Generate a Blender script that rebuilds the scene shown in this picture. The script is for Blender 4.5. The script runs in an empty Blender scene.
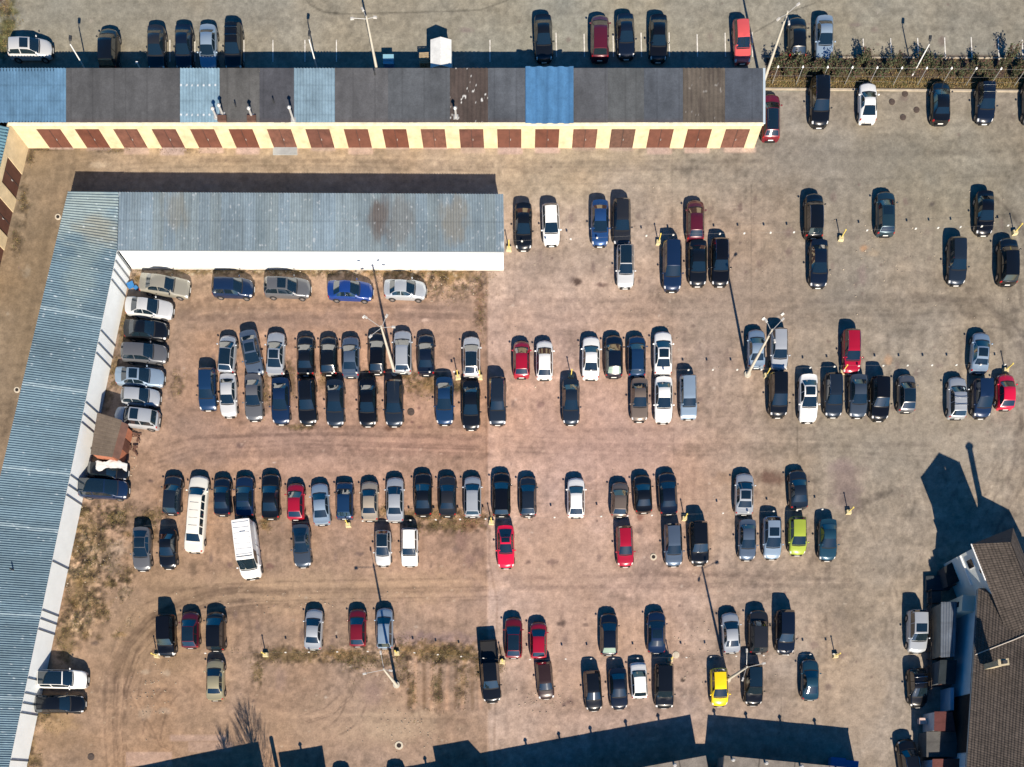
import bpy, math, random
import numpy as np
from mathutils import Vector, Matrix
random.seed(7)
rng = np.random.default_rng(11)
R = math.radians
SC = bpy.context.scene
COL = SC.collection
# ---------------------------------------------------------------- place
S = 0.1                       # metres per photo pixel on the ground
NX, NY = 520.0, 795.0         # the point of the ground straight below the drone
CAMH = 85.0
def gx(px): return (px-512)*S
def gy(py): return (383.5-py)*S
def W(px, py, h=0.0):
    """real-world x,y of a point seen at photo px,py that stands h metres above the ground"""
    k = 1-h/CAMH
    return gx(NX+(px-NX)*k), gy(NY+(py-NY)*k)
# ---------------------------------------------------------------- object helpers
def tag(o, label=None, cat=None, group=None, kind=None):
    if label: o['label'] = label
    if cat: o['category'] = cat
    if group: o['group'] = group
    if kind: o['kind'] = kind
    return o
def empty(name, loc=(0,0,0), rz=0.0):
    o = bpy.data.objects.new(name, None); COL.objects.link(o)
    o.location = loc; o.rotation_euler = (0,0,rz); o.empty_display_size = .3
    return o
def link(name, me, parent=None, loc=(0,0,0), rz=0.0):
    o = bpy.data.objects.new(name, me); COL.objects.link(o)
    o.location = loc; o.rotation_euler = (0,0,rz)
    if parent is not None: o.parent = parent
    return o
class MB:
    def __init__(s): s.v=[]; s.f=[]; s.m=[]
    def add(s, vs, fs, mi=0):
        n=len(s.v); s.v.extend([tuple(p) for p in vs])
        for f in fs: s.f.append([i+n for i in f]); s.m.append(mi)
        return s
    def box(s, c, d, rz=0.0, mi=0, taper=1.0):
        x,y,z=c; a,b,e=d[0]/2,d[1]/2,d[2]/2; cs,sn=math.cos(rz),math.sin(rz); vs=[]
        for k,t in ((-e,1.0),(e,taper)):
            for (i,j) in ((-a,-b),(a,-b),(a,b),(-a,b)):
                vs.append((x+(i*cs-j*sn)*t, y+(i*sn+j*cs)*t, z+k))
        return s.add(vs, [(0,3,2,1),(4,5,6,7),(0,1,5,4),(1,2,6,5),(2,3,7,6),(3,0,4,7)], mi)
    def prism(s, poly, z0, z1, mi=0, cap=True):
        n=len(poly); vs=[(p[0],p[1],z0) for p in poly]+[(p[0],p[1],z1) for p in poly]
        fs=[(i,(i+1)%n,(i+1)%n+n,i+n) for i in range(n)]
        if cap: fs += [tuple(range(n-1,-1,-1)), tuple(range(n,2*n))]
        return s.add(vs, fs, mi)
    def tube(s, pts, rad, n=8, mi=0, cap=True):
        pts=[Vector(p) for p in pts]; vs=[]; fs=[]
        rads = rad if isinstance(rad,(list,tuple)) else [rad]*len(pts)
        for i,p in enumerate(pts):
            d = (pts[min(i+1,len(pts)-1)]-pts[max(i-1,0)]).normalized()
            a = d.cross(Vector((0,0,1)));
            if a.length<1e-3: a=Vector((1,0,0))
            a.normalize(); b=d.cross(a)
            for k in range(n):
                t=2*math.pi*k/n; vs.append(p+(a*math.cos(t)+b*math.sin(t))*rads[i])
        for i in range(len(pts)-1):
            for k in range(n):
                fs.append((i*n+k, i*n+(k+1)%n, (i+1)*n+(k+1)%n, (i+1)*n+k))
        if cap: fs += [tuple(range(n-1,-1,-1)), tuple(range((len(pts)-1)*n, len(pts)*n))]
        return s.add(vs, fs, mi)
    def mesh(s, name, mats, smooth=False, sharp=35):
        me=bpy.data.meshes.new(name); me.from_pydata(s.v,[],s.f)
        for m in (mats if isinstance(mats,(list,tuple)) else [mats]): me.materials.append(m)
        me.polygons.foreach_set('material_index', s.m)
        if smooth:
            me.polygons.foreach_set('use_smooth',[True]*len(s.f))
            me.set_sharp_from_angle(angle=R(sharp))
        me.update(); return me
    def build(s, name, mats, parent=None, smooth=False, loc=(0,0,0), rz=0.0, sharp=35):
        return link(name, s.mesh(name,mats,smooth,sharp), parent, loc, rz)
def grid_mesh(name, X, Y, Z, col, mat, smooth=True):
    """one sheet from 2-D arrays, with its own albedo in a colour attribute"""
    nr,nc = X.shape
    me=bpy.data.meshes.new(name)
    co=np.stack([X,Y,Z],-1).reshape(-1,3).astype(np.float32)
    idx=np.arange(nr*nc).reshape(nr,nc)
    q=np.stack([idx[:-1,:-1],idx[:-1,1:],idx[1:,1:],idx[1:,:-1]],-1).reshape(-1,4)
    # make the faces look up
    a=co[q[0,1]]-co[q[0,0]]; b=co[q[0,3]]-co[q[0,0]]
    if np.cross(a,b)[2]<0: q=q[:,::-1]
    nf=len(q)
    me.vertices.add(len(co)); me.vertices.foreach_set('co',co.ravel())
    me.loops.add(nf*4); me.loops.foreach_set('vertex_index',q.ravel().astype(np.int32))
    me.polygons.add(nf)
    me.polygons.foreach_set('loop_start',np.arange(0,nf*4,4,dtype=np.int32))
    me.polygons.foreach_set('loop_total',np.full(nf,4,dtype=np.int32))
    me.update(calc_edges=True)
    me.polygons.foreach_set('use_smooth',np.full(nf,smooth))
    if col is not None:
        at=me.color_attributes.new('albedo','FLOAT_COLOR','POINT')
        c=np.ones((len(co),4),np.float32); c[:,:3]=np.clip(col.reshape(-1,3),0,1)
        at.data.foreach_set('color',c.ravel())
    me.materials.append(mat); return me
# ---------------------------------------------------------------- numpy noise
def vnoise(x, y, seed):
    xi=np.floor(x).astype(np.int64); yi=np.floor(y).astype(np.int64); fx=x-xi; fy=y-yi
    fx=fx*fx*(3-2*fx); fy=fy*fy*(3-2*fy)
    def h(a,b):
        n=(a*374761393+b*668265263+seed*1442695041)&0xffffffff
        n=((n^(n>>13))*1274126177)&0xffffffff
        return ((n^(n>>16))&0xffff)/65535.0
    return (h(xi,yi)*(1-fx)+h(xi+1,yi)*fx)*(1-fy)+(h(xi,yi+1)*(1-fx)+h(xi+1,yi+1)*fx)*fy
def fbm(x, y, scale, octv=4, seed=1, gain=.55):
    t=0; a=1; n=0
    for o in range(octv):
        f=2**o/scale
        t=t+a*vnoise(x*f+17.3*o, y*f-9.1*o, seed+o); n+=a; a*=gain
    return t/n
def sst(a,b,x):
    t=np.clip((x-a)/(b-a),0,1); return t*t*(3-2*t)
# ---------------------------------------------------------------- materials
MATS={}
def mat(name, col, rough=.7, metal=0.0, spec=.5, noise=None, bump=None, coat=0.0, emis=None):
    """plain procedural material; noise=(scale, amount) varies the colour, bump=(scale, strength)"""
    if name in MATS: return MATS[name]
    m=bpy.data.materials.new(name); m.use_nodes=True; nt=m.node_tree; b=nt.nodes['Principled BSDF']
    b.inputs['Base Color'].default_value=(*col,1); b.inputs['Roughness'].default_value=rough
    b.inputs['Metallic'].default_value=metal; b.inputs['Specular IOR Level'].default_value=spec
    if coat: b.inputs['Coat Weight'].default_value=coat; b.inputs['Coat Roughness'].default_value=.04
    tc=nt.nodes.new('ShaderNodeTexCoord')
    if noise:
        n=nt.nodes.new('ShaderNodeTexNoise'); n.inputs['Scale'].default_value=noise[0]; n.inputs['Detail'].default_value=6
        n.inputs['Roughness'].default_value=.65
        nt.links.new(tc.outputs['Object'],n.inputs['Vector'])
        r=nt.nodes.new('ShaderNodeValToRGB'); k=noise[1]
        r.color_ramp.elements[0].position=.3; r.color_ramp.elements[1].position=.72
        r.color_ramp.elements[0].color=(*[c*(1-k) for c in col],1); r.color_ramp.elements[1].color=(*[min(1,c*(1+k)) for c in col],1)
        nt.links.new(n.outputs['Fac'],r.inputs['Fac']); nt.links.new(r.outputs['Color'],b.inputs['Base Color'])
    if bump:
        n2=nt.nodes.new('ShaderNodeTexNoise'); n2.inputs['Scale'].default_value=bump[0]; n2.inputs['Detail'].default_value=4
        nt.links.new(tc.outputs['Object'],n2.inputs['Vector'])
        bp=nt.nodes.new('ShaderNodeBump'); bp.inputs['Strength'].default_value=bump[1]; bp.inputs['Distance'].default_value=.02
        nt.links.new(n2.outputs['Fac'],bp.inputs['Height']); nt.links.new(bp.outputs['Normal'],b.inputs['Normal'])
    MATS[name]=m; return m
def attr_mat(name, rough=.8, spec=.3, metal=0.0, fine=(14,.22), fine2=(60,.18), bump=.35):
    """colour attribute times two scales of fine grain"""
    m=bpy.data.materials.new(name); m.use_nodes=True; nt=m.node_tree; b=nt.nodes['Principled BSDF']; L=nt.links
    a=nt.nodes.new('ShaderNodeVertexColor'); a.layer_name='albedo'
    tc=nt.nodes.new('ShaderNodeTexCoord'); cur=a.outputs['Color']; last=None
    for (sc,am) in (fine,fine2):
        n=nt.nodes.new('ShaderNodeTexNoise'); n.inputs['Scale'].default_value=sc*.1; n.inputs['Detail'].default_value=5; n.inputs['Roughness'].default_value=.7
        L.new(tc.outputs['Object'],n.inputs['Vector'])
        mr=nt.nodes.new('ShaderNodeMapRange'); mr.inputs[1].default_value=.28; mr.inputs[2].default_value=.72
        mr.inputs[3].default_value=1-am; mr.inputs[4].default_value=1+am
        L.new(n.outputs['Fac'],mr.inputs[0])
        vm=nt.nodes.new('ShaderNodeVectorMath'); vm.operation='SCALE'
        L.new(cur,vm.inputs[0]); L.new(mr.outputs[0],vm.inputs['Scale']); cur=vm.outputs[0]; last=n
    L.new(cur,b.inputs['Base Color'])
    bp=nt.nodes.new('ShaderNodeBump'); bp.inputs['Strength'].default_value=bump; bp.inputs['Distance'].default_value=.03
    L.new(last.outputs['Fac'],bp.inputs['Height']); L.new(bp.outputs['Normal'],b.inputs['Normal'])
    b.inputs['Roughness'].default_value=rough; b.inputs['Specular IOR Level'].default_value=spec; b.inputs['Metallic'].default_value=metal
    MATS[name]=m; return m
# ---------------------------------------------------------------- light, sky, camera
EL=35.5; SUNH=Vector((0.2,-0.98,0)).normalized()
def setup():
    w=bpy.data.worlds.new('World'); SC.world=w; w.use_nodes=True; nt=w.node_tree
    bg=nt.nodes['Background']; sky=nt.nodes.new('ShaderNodeTexSky'); sky.sky_type='NISHITA'; sky.sun_disc=False
    sky.sun_elevation=R(EL); sky.sun_rotation=math.atan2(SUNH.x,SUNH.y); sky.altitude=120; sky.dust_density=.6; sky.ozone_density=4.5
    hs=nt.nodes.new('ShaderNodeHueSaturation'); hs.inputs['Saturation'].default_value=1.45; nt.links.new(sky.outputs[0],hs.inputs['Color']); nt.links.new(hs.outputs[0],bg.inputs[0]); bg.inputs[1].default_value=.058
    sun=bpy.data.lights.new('sun','SUN'); sun.energy=5.0; sun.angle=R(.5); sun.color=(1,.885,.735)
    so=bpy.data.objects.new('sun',sun); COL.objects.link(so)
    d=-(SUNH*math.cos(R(EL))+Vector((0,0,math.sin(R(EL)))))
    so.rotation_mode='QUATERNION'; so.rotation_quaternion=d.to_track_quat('-Z','Y'); so.location=(0,-60,120)
    cam=bpy.data.cameras.new('drone_camera'); co=bpy.data.objects.new('drone_camera',cam); COL.objects.link(co)
    co.location=(gx(NX),gy(NY),CAMH); co.rotation_euler=(0,0,0)
    cam.sensor_width=36; cam.lens=36*CAMH/102.4; cam.shift_x=-gx(NX)/102.4; cam.shift_y=-gy(NY)/102.4
    cam.clip_start=.5; cam.clip_end=3000; SC.camera=co
    v=SC.view_settings; v.view_transform='Standard'; v.look='None'; v.gamma=1; v.use_curve_mapping=False; v.exposure=.80
    SC.cycles.max_bounces=5; SC.cycles.diffuse_bounces=2; SC.cycles.use_denoising=True
setup()
# ================================================================ the ground
def ground():
    st=1.25
    px=np.arange(-170,1200,st); py=np.arange(-130,930,st)
    X,Y=np.meshgrid(px,py)
    wob=(fbm(X,Y,40,4,3)-.5)*30
    C=lambda *c: np.array(c)[None,None,:]
    def mix(a,b,t): return a*(1-t[...,None])+b*t[...,None]
    mid=C(.300,.222,.168); right=C(.262,.215,.165); left=C(.285,.196,.135); top=C(.235,.210,.160); alley=C(.300,.228,.162); west=C(.245,.175,.112)
    A=np.broadcast_to(mid,X.shape+(3,)).copy()
    A=mix(A,right,sst(640,860,X+wob*3))
    A=mix(A,right*1.0,sst(250,140,Y+wob*2)*sst(560,700,X))
    A=mix(A,left,sst(489,485,X+wob*.25)*sst(262,268,Y))
    A=mix(A,alley,sst(215,190,Y)*sst(640,560,X+wob*2))
    A=mix(A,west,sst(110,60,X+(Y-200)*.2+wob*.6)*sst(60,62,Y))
    A=mix(A,top,sst(93,91,Y)*np.ones_like(X))
    # broad mottling
    big=fbm(X,Y,150,3,21)-.5; med=fbm(X,Y,38,5,31)-.5; sml=fbm(X,Y,9,4,41)-.5; fin=fbm(X,Y,3.2,2,51)-.5
    lot=sst(92,94,Y)
    A*= (1+big*.30+med*.24*(.6+.4*lot)+sml*.52+fin*.42+(fbm(X*.22,Y*1.3,14,4,77)-.5)*.46*lot+(fbm(X*1.2,Y*.3,9,3,78)-.5)*.16*lot)[...,None]
    warm=fbm(X,Y,70,4,61)-.5
    A*= np.stack([1+warm*.16,1+warm*.0,1-warm*.22],-1)
    # slow drift of the asphalt's own tone across the lot (new asphalt grey, old dusty asphalt pink)
    num=0; den=0
    for x,y,p,q in [(590,445,(200,165,145),(194,160,145)),(890,265,(165,152,132),(187,161,145)),(730,12,(168,160,138),(187,165,145)),(330,440,(178,145,125),(180,144,126)),(875,600,(168,152,129),(182,156,139)),
        (950,170,(155,147,127),(191,164,148)),(620,165,(190,170,142),(205,167,143)),(710,320,(175,154,134),(186,157,143)),(270,600,(178,149,120),(193,155,132)),(45,240,(145,126,98),(170,138,112)),(870,430,(171,157,136),(185,158,142)),
        (280,30,(162,155,135),(174,157,142)),(590,596,(190,160,138),(190,156,139)),(420,720,(180,152,126),(190,152,130)),(980,30,(163,155,134),(180,160,142)),(800,640,(180,157,134),(186,156,139)),(250,165,(190,163,130),(205,165,140)),(110,700,(165,138,106),(185,150,125))]:
        w_=1/(((X-x)**2+(Y-y)**2)/1e4+.35)**2
        num=num+w_[...,None]*((np.array(p)/np.array(q))**2.2); den=den+w_
    A*=num/den[...,None]
    GRADE=num/den[...,None]
    RB=lambda v:v
    def blob(x,y,rx,ry,col,s=1.0,rot=0.,edge=.7,nz=.9,seed=5):
        r=max(rx,ry)*2.0
        i0,i1=np.searchsorted(py,[y-r,y+r]); j0,j1=np.searchsorted(px,[x-r,x+r])
        if i1<=i0 or j1<=j0: return
        xx=X[i0:i1,j0:j1]-x; yy=Y[i0:i1,j0:j1]-y
        c,sn=math.cos(rot),math.sin(rot)
        d=np.sqrt(((xx*c+yy*sn)/rx)**2+((-xx*sn+yy*c)/ry)**2)
        n=fbm(X[i0:i1,j0:j1],Y[i0:i1,j0:j1],max(3,min(rx,ry)*.5),4,seed)-.5
        t=sst(1+.1,1-edge,d+n*nz)*s
        cc=np.array(col)*(GRADE[i0:i1,j0:j1] if max(col)>.2 else 1)
        A[i0:i1,j0:j1]=A[i0:i1,j0:j1]*(1-t[...,None])+cc*t[...,None]
    def stroke(pts,w,mul,s=1.0,jag=.5,seed=9,soft=.6):
        pts=np.array(pts,float); m=w*2+6
        i0,i1=np.searchsorted(py,[pts[:,1].min()-m,pts[:,1].max()+m]); j0,j1=np.searchsorted(px,[pts[:,0].min()-m,pts[:,0].max()+m])
        if i1<=i0 or j1<=j0: return
        xx=X[i0:i1,j0:j1]; yy=Y[i0:i1,j0:j1]; D=np.full(xx.shape,1e9)
        for (a,b) in zip(pts[:-1],pts[1:]):
            v=b-a; t=np.clip(((xx-a[0])*v[0]+(yy-a[1])*v[1])/max(1e-6,v@v),0,1)
            D=np.minimum(D,np.hypot(xx-a[0]-t*v[0],yy-a[1]-t*v[1]))
        n=fbm(xx,yy,7,3,seed)
        t=sst(w,w*(1-soft),D)*min(1.0,s*2.1)*(1-jag+jag*2*sst(.3,.7,n)*.75)
        t=np.clip(t,0,1)[...,None]
        A[i0:i1,j0:j1]*= 1-t+t*np.array(mul)
    def arc(cx,cy,rx,ry,a0,a1,n=26):
        return [(cx+rx*math.cos(R(a0+(a1-a0)*i/n)),cy+ry*math.sin(R(a0+(a1-a0)*i/n))) for i in range(n+1)]
    DK=(.74,.73,.74); PL=(1.2,1.19,1.18)
    # ---- seams between the old slabs and patches of asphalt
    for p,w,m in [([(487,262),(487,470),(490,520),(489,560),(497,600),(494,767)],1.6,(.8,.78,.76)),
                  ([(672,150),(672,395)],1.2,(.86,.86,.86)),([(751,185),(751,345)],1.0,(.72,.72,.72)),
                  ([(1003,190),(1003,560)],.9,(.85,.85,.85)),([(505,185),(640,183),(1010,176)],1.2,(.86,.86,.86)),
                  ([(596,325),(596,520)],1.0,(.9,.88,.86)),([(792,250),(792,420)],1.0,(.8,.8,.8)),([(515,200),(515,300)],.9,(.85,.85,.85)),
                  ([(630,707),(628,760)],1.2,(.9,.9,.9)),([(674,430),(674,470)],1.0,(.8,.8,.8)),([(781,693),(781,720)],1.0,(.8,.8,.8)),
                  ([(728,692),(781,690)],1.0,(.8,.8,.8)),([(860,735),(860,767)],1.0,(.85,.85,.85)),([(797,425),(797,455)],1.0,(.6,.6,.6)),
                  ([(893,100),(880,92),(905,88)],1.2,(.7,.7,.7)),([(911,90),(926,112)],1.0,(.7,.7,.7)),([(926,112),(968,95)],.8,(.75,.75,.75))]:
        stroke(p,w,m,.9,.4)
    stroke([(303,-5),(310,5),(325,12),(345,14),(420,12),(480,10),(508,0)],1.2,(.6,.6,.6),.8,.3)
    stroke([(300,-8),(320,10),(345,15)],3,(.82,.82,.82),.6)
    stroke([(815,3),(790,12),(755,32)],.9,(.6,.6,.6),.8,.2)
    A*=(1-.17*sst(380,486,X+wob*.4)*(X<487.5+wob*.12)*sst(262,268,Y)*sst(.25,.6,fbm(X,Y,60,3,88)+.2)+.07*sst(560,490,X)*(X>=487.5+wob*.12)*sst(180,200,Y))[...,None]
    # darker asphalt to the right of the seam, paler bay rows
    blob(760,300,110,80,(.250,.205,.160),.45,seed=71); blob(900,420,130,60,(.265,.215,.16),.5,seed=72)
    blob(595,640,110,60,(.33,.242,.175),.5,seed=73); blob(610,430,110,60,(.325,.24,.185),.45,seed=74)
    blob(560,560,80,50,(.32,.235,.17),.5,seed=75); blob(300,590,150,25,(.335,.24,.155),.6,seed=76)
    blob(420,585,80,18,(.36,.25,.155),.6,seed=77); blob(330,725,150,35,(.30,.212,.14),.5,seed=78); blob(395,725,60,22,(.36,.27,.18),.5,seed=79)
    blob(160,620,80,70,(.265,.185,.115),.6,seed=80); blob(200,440,50,40,(.215,.160,.125),.5,seed=81); blob(300,440,110,16,(.22,.155,.115),.45,seed=82)
    blob(430,445,80,14,(.31,.20,.14),.5,seed=83); blob(250,320,160,14,(.21,.152,.115),.55,seed=84); blob(430,312,60,14,(.23,.165,.125),.55,seed=85)
    blob(900,230,120,70,(.275,.232,.175),.4,seed=86); blob(650,60,220,40,(.25,.222,.168),.5,seed=87); blob(120,20,140,30,(.22,.205,.165),.5,seed=88)
    blob(580,150,80,30,(.315,.245,.175),.5,seed=89); blob(845,160,120,30,(.245,.21,.17),.5,seed=90); blob(35,300,26,130,(.225,.160,.098),.6,rot=.2,seed=91)
    blob(60,165,40,26,(.255,.185,.118),.5,seed=92); blob(690,500,60,40,(.315,.228,.165),.5,seed=93); blob(930,100,90,22,(.285,.235,.18),.4,seed=94)
    blob(860,700,40,60,(.31,.24,.17),.4,seed=95); blob(930,620,20,50,(.33,.26,.19),.4,seed=96)
    # ---- wheel ruts and turning tracks
    for cx,cy,rx,ry,a0,a1,w,s in [(250,690,135,100,180,285,5,.5),(250,690,125,90,175,280,3,.5),(255,700,150,115,180,270,4,.4),(270,680,110,75,190,285,3,.4),
        (180,745,38,60,190,250,1.6,.6),(190,750,30,60,190,250,1.6,.5),(315,690,32,40,10,75,1.5,.75),(330,690,38,46,15,75,1.5,.7),(440,705,22,30,100,170,1.4,.5),
        (915,445,110,150,270,370,6,.28),(905,450,140,180,275,365,5,.3),(910,620,110,130,200,265,5,.35),(905,600,80,110,190,260,4,.3),
        (960,390,60,190,-60,50,6,.32),(975,360,60,200,-50,60,5,.3),(950,360,75,190,-70,40,3,.3),(900,330,140,34,190,350,4,.25),
        (850,460,40,60,180,290,2,.35),(240,330,60,36,200,300,4,.4),(235,330,80,50,190,300,3,.35)]:
        stroke(arc(cx,cy,rx,ry,a0,a1),w,DK,s,.6,seed=int(cx+cy))
    for y,x0,x1,s in [(318,190,480,.5),(308,220,470,.35),(437,190,480,.45),(428,260,500,.35),(446,300,480,.4),(455,210,490,.3),(590,150,480,.3),(578,505,850,.35),(588,520,860,.35),
                      (572,640,840,.25),(445,520,930,.25),(432,520,900,.25),(300,505,1000,.2),(315,520,980,.2),(160,200,760,.3),(168,260,740,.25),(708,230,480,.25),(722,240,470,.3),
                      (20,60,380,.15),(12,560,1000,.15),(25,840,1010,.15),(690,80,250,.3),(150,640,1000,.2)]:
        stroke([(x0,y),((x0+x1)/2,y+random.uniform(-4,4)),(x1,y+random.uniform(-3,3))],random.uniform(2.5,5),DK,s,.7,seed=int(y+x0))
    for x in (20,34,50): stroke([(x+42,150),(x+20,270),(x-14,430)],4,(.84,.84,.84),.5,.6,seed=x)
    # long curved lanes where everybody turns
    for pts,offs,w,s in [([(108,790),(104,720),(106,670),(118,632),(140,606),(175,591),(220,584),(300,581),(480,578)],(0,4,11,15,23,27),1.6,.42),
        ([(120,760),(112,720),(116,680),(128,645),(150,620),(180,606)],(0,3,8,10,14),1.0,.5),
        ([(340,640),(352,665),(345,690),(325,708),(300,716)],(0,7,9),1.0,.6),([(60,760),(70,700),(80,640),(98,590)],(0,5),1.4,.3),
        ([(200,770),(150,735),(128,690),(135,650),(160,622),(200,606),(260,598)],(0,5,12,17),1.5,.36),
        ([(910,303),(945,300),(985,305),(1012,320),(1026,345),(1030,390),(1018,430),(990,475),(965,520)],(0,5,14,19,30),2.6,.34),
        ([(1030,400),(1010,425),(992,460),(985,500)],(0,4,10),2.2,.34),([(985,190),(1005,205),(1024,235)],(0,6,14),2.4,.3),
        ([(905,610),(885,570),(868,520),(845,490),(800,478)],(0,5,13),2.0,.22),([(880,740),(890,690),(893,640),(890,590),(905,540),(915,500),(905,450)],(0,5,16,21),2.2,.22),
        ([(500,300),(600,304),(760,302),(900,306)],(0,6,16,22),1.8,.2),([(500,436),(620,440),(780,438),(930,446)],(0,6,14,20),1.8,.2),([(500,580),(640,584),(860,578)],(0,6,14),1.8,.22),
        ([(190,322),(240,312),(320,310),(480,318)],(0,5,-6),1.8,.4),([(150,460),(190,446),(300,440),(480,446)],(0,5,10,-8),1.8,.35),([(60,170),(140,163),(300,160),(520,168),(700,164)],(0,6,-8),1.8,.25)]:
        for o in offs:
            stroke([(x+o*.8,y+o*.8) for x,y in pts],w*random.uniform(.7,1.2),random.choice([DK,DK,PL]),s*random.uniform(.6,1.1),.75,seed=int(o*7+pts[0][0]),soft=.9)
    # bays: worn tracks where the cars stand
    def bays(x0,x1,step,y0,y1,s):
        x=x0
        while x<x1:
            for dx in (-6,6): stroke([(x+dx,y0+random.uniform(-9,3)),(x+dx+random.uniform(-1,1),y1+random.uniform(-3,9))],random.uniform(2.2,4.5),random.choice([DK,PL,DK,PL]),s*random.uniform(.2,1),.6,seed=int(x+dx+y0),soft=.95)
            if random.random()<.8: blob(x+random.uniform(-5,5),random.uniform(y0,y1),random.uniform(2,5),random.uniform(3,8),(.11,.085,.07),random.uniform(.2,.65),seed=int(x))
            x+=step
    for a in [(520,1010,24,195,240,.3),(520,1010,24,250,290,.25),(510,1010,24,335,375,.35),(510,1010,24,380,420,.3),(520,850,24,475,515,.35),(500,850,24,525,560,.3),
              (520,850,24,610,655,.35),(520,850,24,665,705,.25),(210,480,24,335,375,.3),(210,480,24,380,420,.3),(170,480,24,480,515,.3),(140,480,24,525,565,.3),(160,480,24,612,650,.35),
              (540,760,28,30,60,.2),(860,1020,27,25,50,.2),(800,1020,27,96,118,.2)]: bays(*a)
    # ---- stains and potholes
    for x,y,rx,ry,c,s in [(577,282,6,6,(.045,.03,.022),.9),(601,285,8,3,(.11,.075,.055),.8),(540,404,6,5,(.15,.10,.08),.7),(562,623,7,5,(.06,.045,.035),.85),(586,625,4,3,(.08,.06,.045),.7),
        (740,207,4,5,(.10,.075,.06),.7),(718,280,4,3,(.1,.07,.06),.7),(789,232,6,6,(.14,.11,.09),.6),(932,204,4,4,(.06,.055,.045),.8),(683,680,3,3,(.03,.025,.02),.9),
        (570,702,6,3,(.1,.07,.055),.8),(564,705,3,3,(.08,.06,.05),.8),(847,482,26,30,(.155,.13,.105),.75),(850,500,14,16,(.11,.095,.08),.5),(771,478,16,10,(.08,.045,.03),.75),(725,478,18,10,(.24,.165,.11),.7),
        (640,517,5,5,(.17,.09,.06),.8),(864,248,6,4,(.42,.24,.13),.8),(874,253,9,4,(.38,.29,.2),.7),(888,360,6,6,(.40,.25,.15),.8),(880,338,10,6,(.38,.31,.24),.6),(915,358,8,8,(.37,.31,.24),.6),(930,345,6,5,(.38,.32,.25),.6),
        (862,275,6,12,(.16,.135,.11),.6),(840,290,30,16,(.225,.19,.15),.4),(680,690,5,4,(.1,.08,.065),.5),(841,655,9,5,(.13,.10,.08),.6),(814,645,8,5,(.13,.1,.08),.6),(840,620,14,30,(.205,.17,.135),.4),
        (500,425,3,3,(.09,.06,.05),.8),(390,428,7,4,(.09,.05,.03),.8),(410,412,3.5,3.5,(.10,.06,.05),.9),(419,408,3,3,(.10,.06,.05),.8),(412,422,3,2,(.12,.07,.055),.8),(420,427,3,2,(.12,.07,.055),.7),
        (240,445,5,4,(.10,.07,.06),.6),(150,481,3,3,(.07,.05,.04),.8),(193,568,5,9,(.10,.075,.045),.75),(230,565,4,4,(.11,.075,.06),.7),(270,566,5,4,(.12,.07,.055),.7),(360,554,6,3,(.09,.07,.06),.7),(95,643,6,3,(.09,.07,.05),.8),
        (462,537,10,20,(.17,.115,.085),.6),(470,560,8,10,(.13,.09,.07),.6),(478,553,8,8,(.11,.075,.055),.6),(553,562,8,4,(.12,.085,.065),.7),(528,562,4,3,(.1,.07,.055),.7),
        (105,330,6,10,(.19,.14,.10),.5),(855,25,8,3,(.14,.125,.10),.7),(466,30,10,4,(.155,.14,.115),.7),(875,30,5,4,(.15,.13,.1),.6),(535,705,8,4,(.36,.28,.22),.6),(705,700,8,6,(.34,.26,.2),.5),
        (146,672,6,3,(.42,.34,.26),.7),(166,673,6,4,(.42,.34,.26),.7),(145,713,10,8,(.37,.29,.22),.6),(165,711,8,4,(.40,.32,.25),.6),(60,740,40,20,(.23,.155,.095),.5),(58,722,24,14,(.34,.235,.13),.6),
        (100,165,12,4,(.46,.36,.26),.8),(27,272,6,8,(.32,.26,.19),.5),(75,625,20,12,(.3,.22,.14),.6),(110,560,20,16,(.235,.19,.15),.6),(118,548,18,10,(.33,.27,.21),.5),(105,520,20,10,(.19,.14,.085),.6),
        (425,320,5,2,(.5,.38,.29),.8),(430,640,70,10,(.185,.142,.125),.55),(372,692,14,16,(.185,.14,.11),.5),(281,680,9,14,(.19,.145,.11),.4),(840,465,14,10,(.2,.17,.14),.5)]:
        blob(x,y,rx,ry,c,s,seed=int(x*3+y))
    for k in range(420):   # small oil drops and dirt
        x=random.uniform(0,1024); y=random.uniform(0,767)
        if random.random()<.5: y=random.choice([225,270,355,400,495,545,630,685])+random.gauss(0,14)
        blob(x,y,random.uniform(.8,2.6),random.uniform(.8,2.2),random.choice([(.09,.07,.055),(.13,.1,.08),(.42,.36,.29)]),random.uniform(.3,.8),seed=k)
    def rough(x,y,rx,ry,amp=.95):
        r=max(rx,ry)*1.5; i0,i1=np.searchsorted(py,[y-r,y+r]); j0,j1=np.searchsorted(px,[x-r,x+r])
        if i1<=i0 or j1<=j0: return
        xx=X[i0:i1,j0:j1]; yy=Y[i0:i1,j0:j1]; m=sst(1.3,.5,np.hypot((xx-x)/rx,(yy-y)/ry))
        n=(fbm(xx,yy,4.5,3,303,.7)-.5)*2.2*amp
        A[i0:i1,j0:j1]*= np.clip(1-.12*m+n*m,.45,1.18)[...,None]
    # ---- dry turf and leaf litter (its colour stays with it)
    G1=(.100,.076,.028); G2=(.145,.098,.032); G3=(.070,.054,.026)
    turf=[]
    def dry(x,y,rx,ry,c,s,rot=0.): blob(x,y,rx,ry,c,s,rot,.85,1.5,int(x+y)); turf.append((x,y,rx,ry)); rough(x,y,rx*1.2,ry*1.2)
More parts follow.
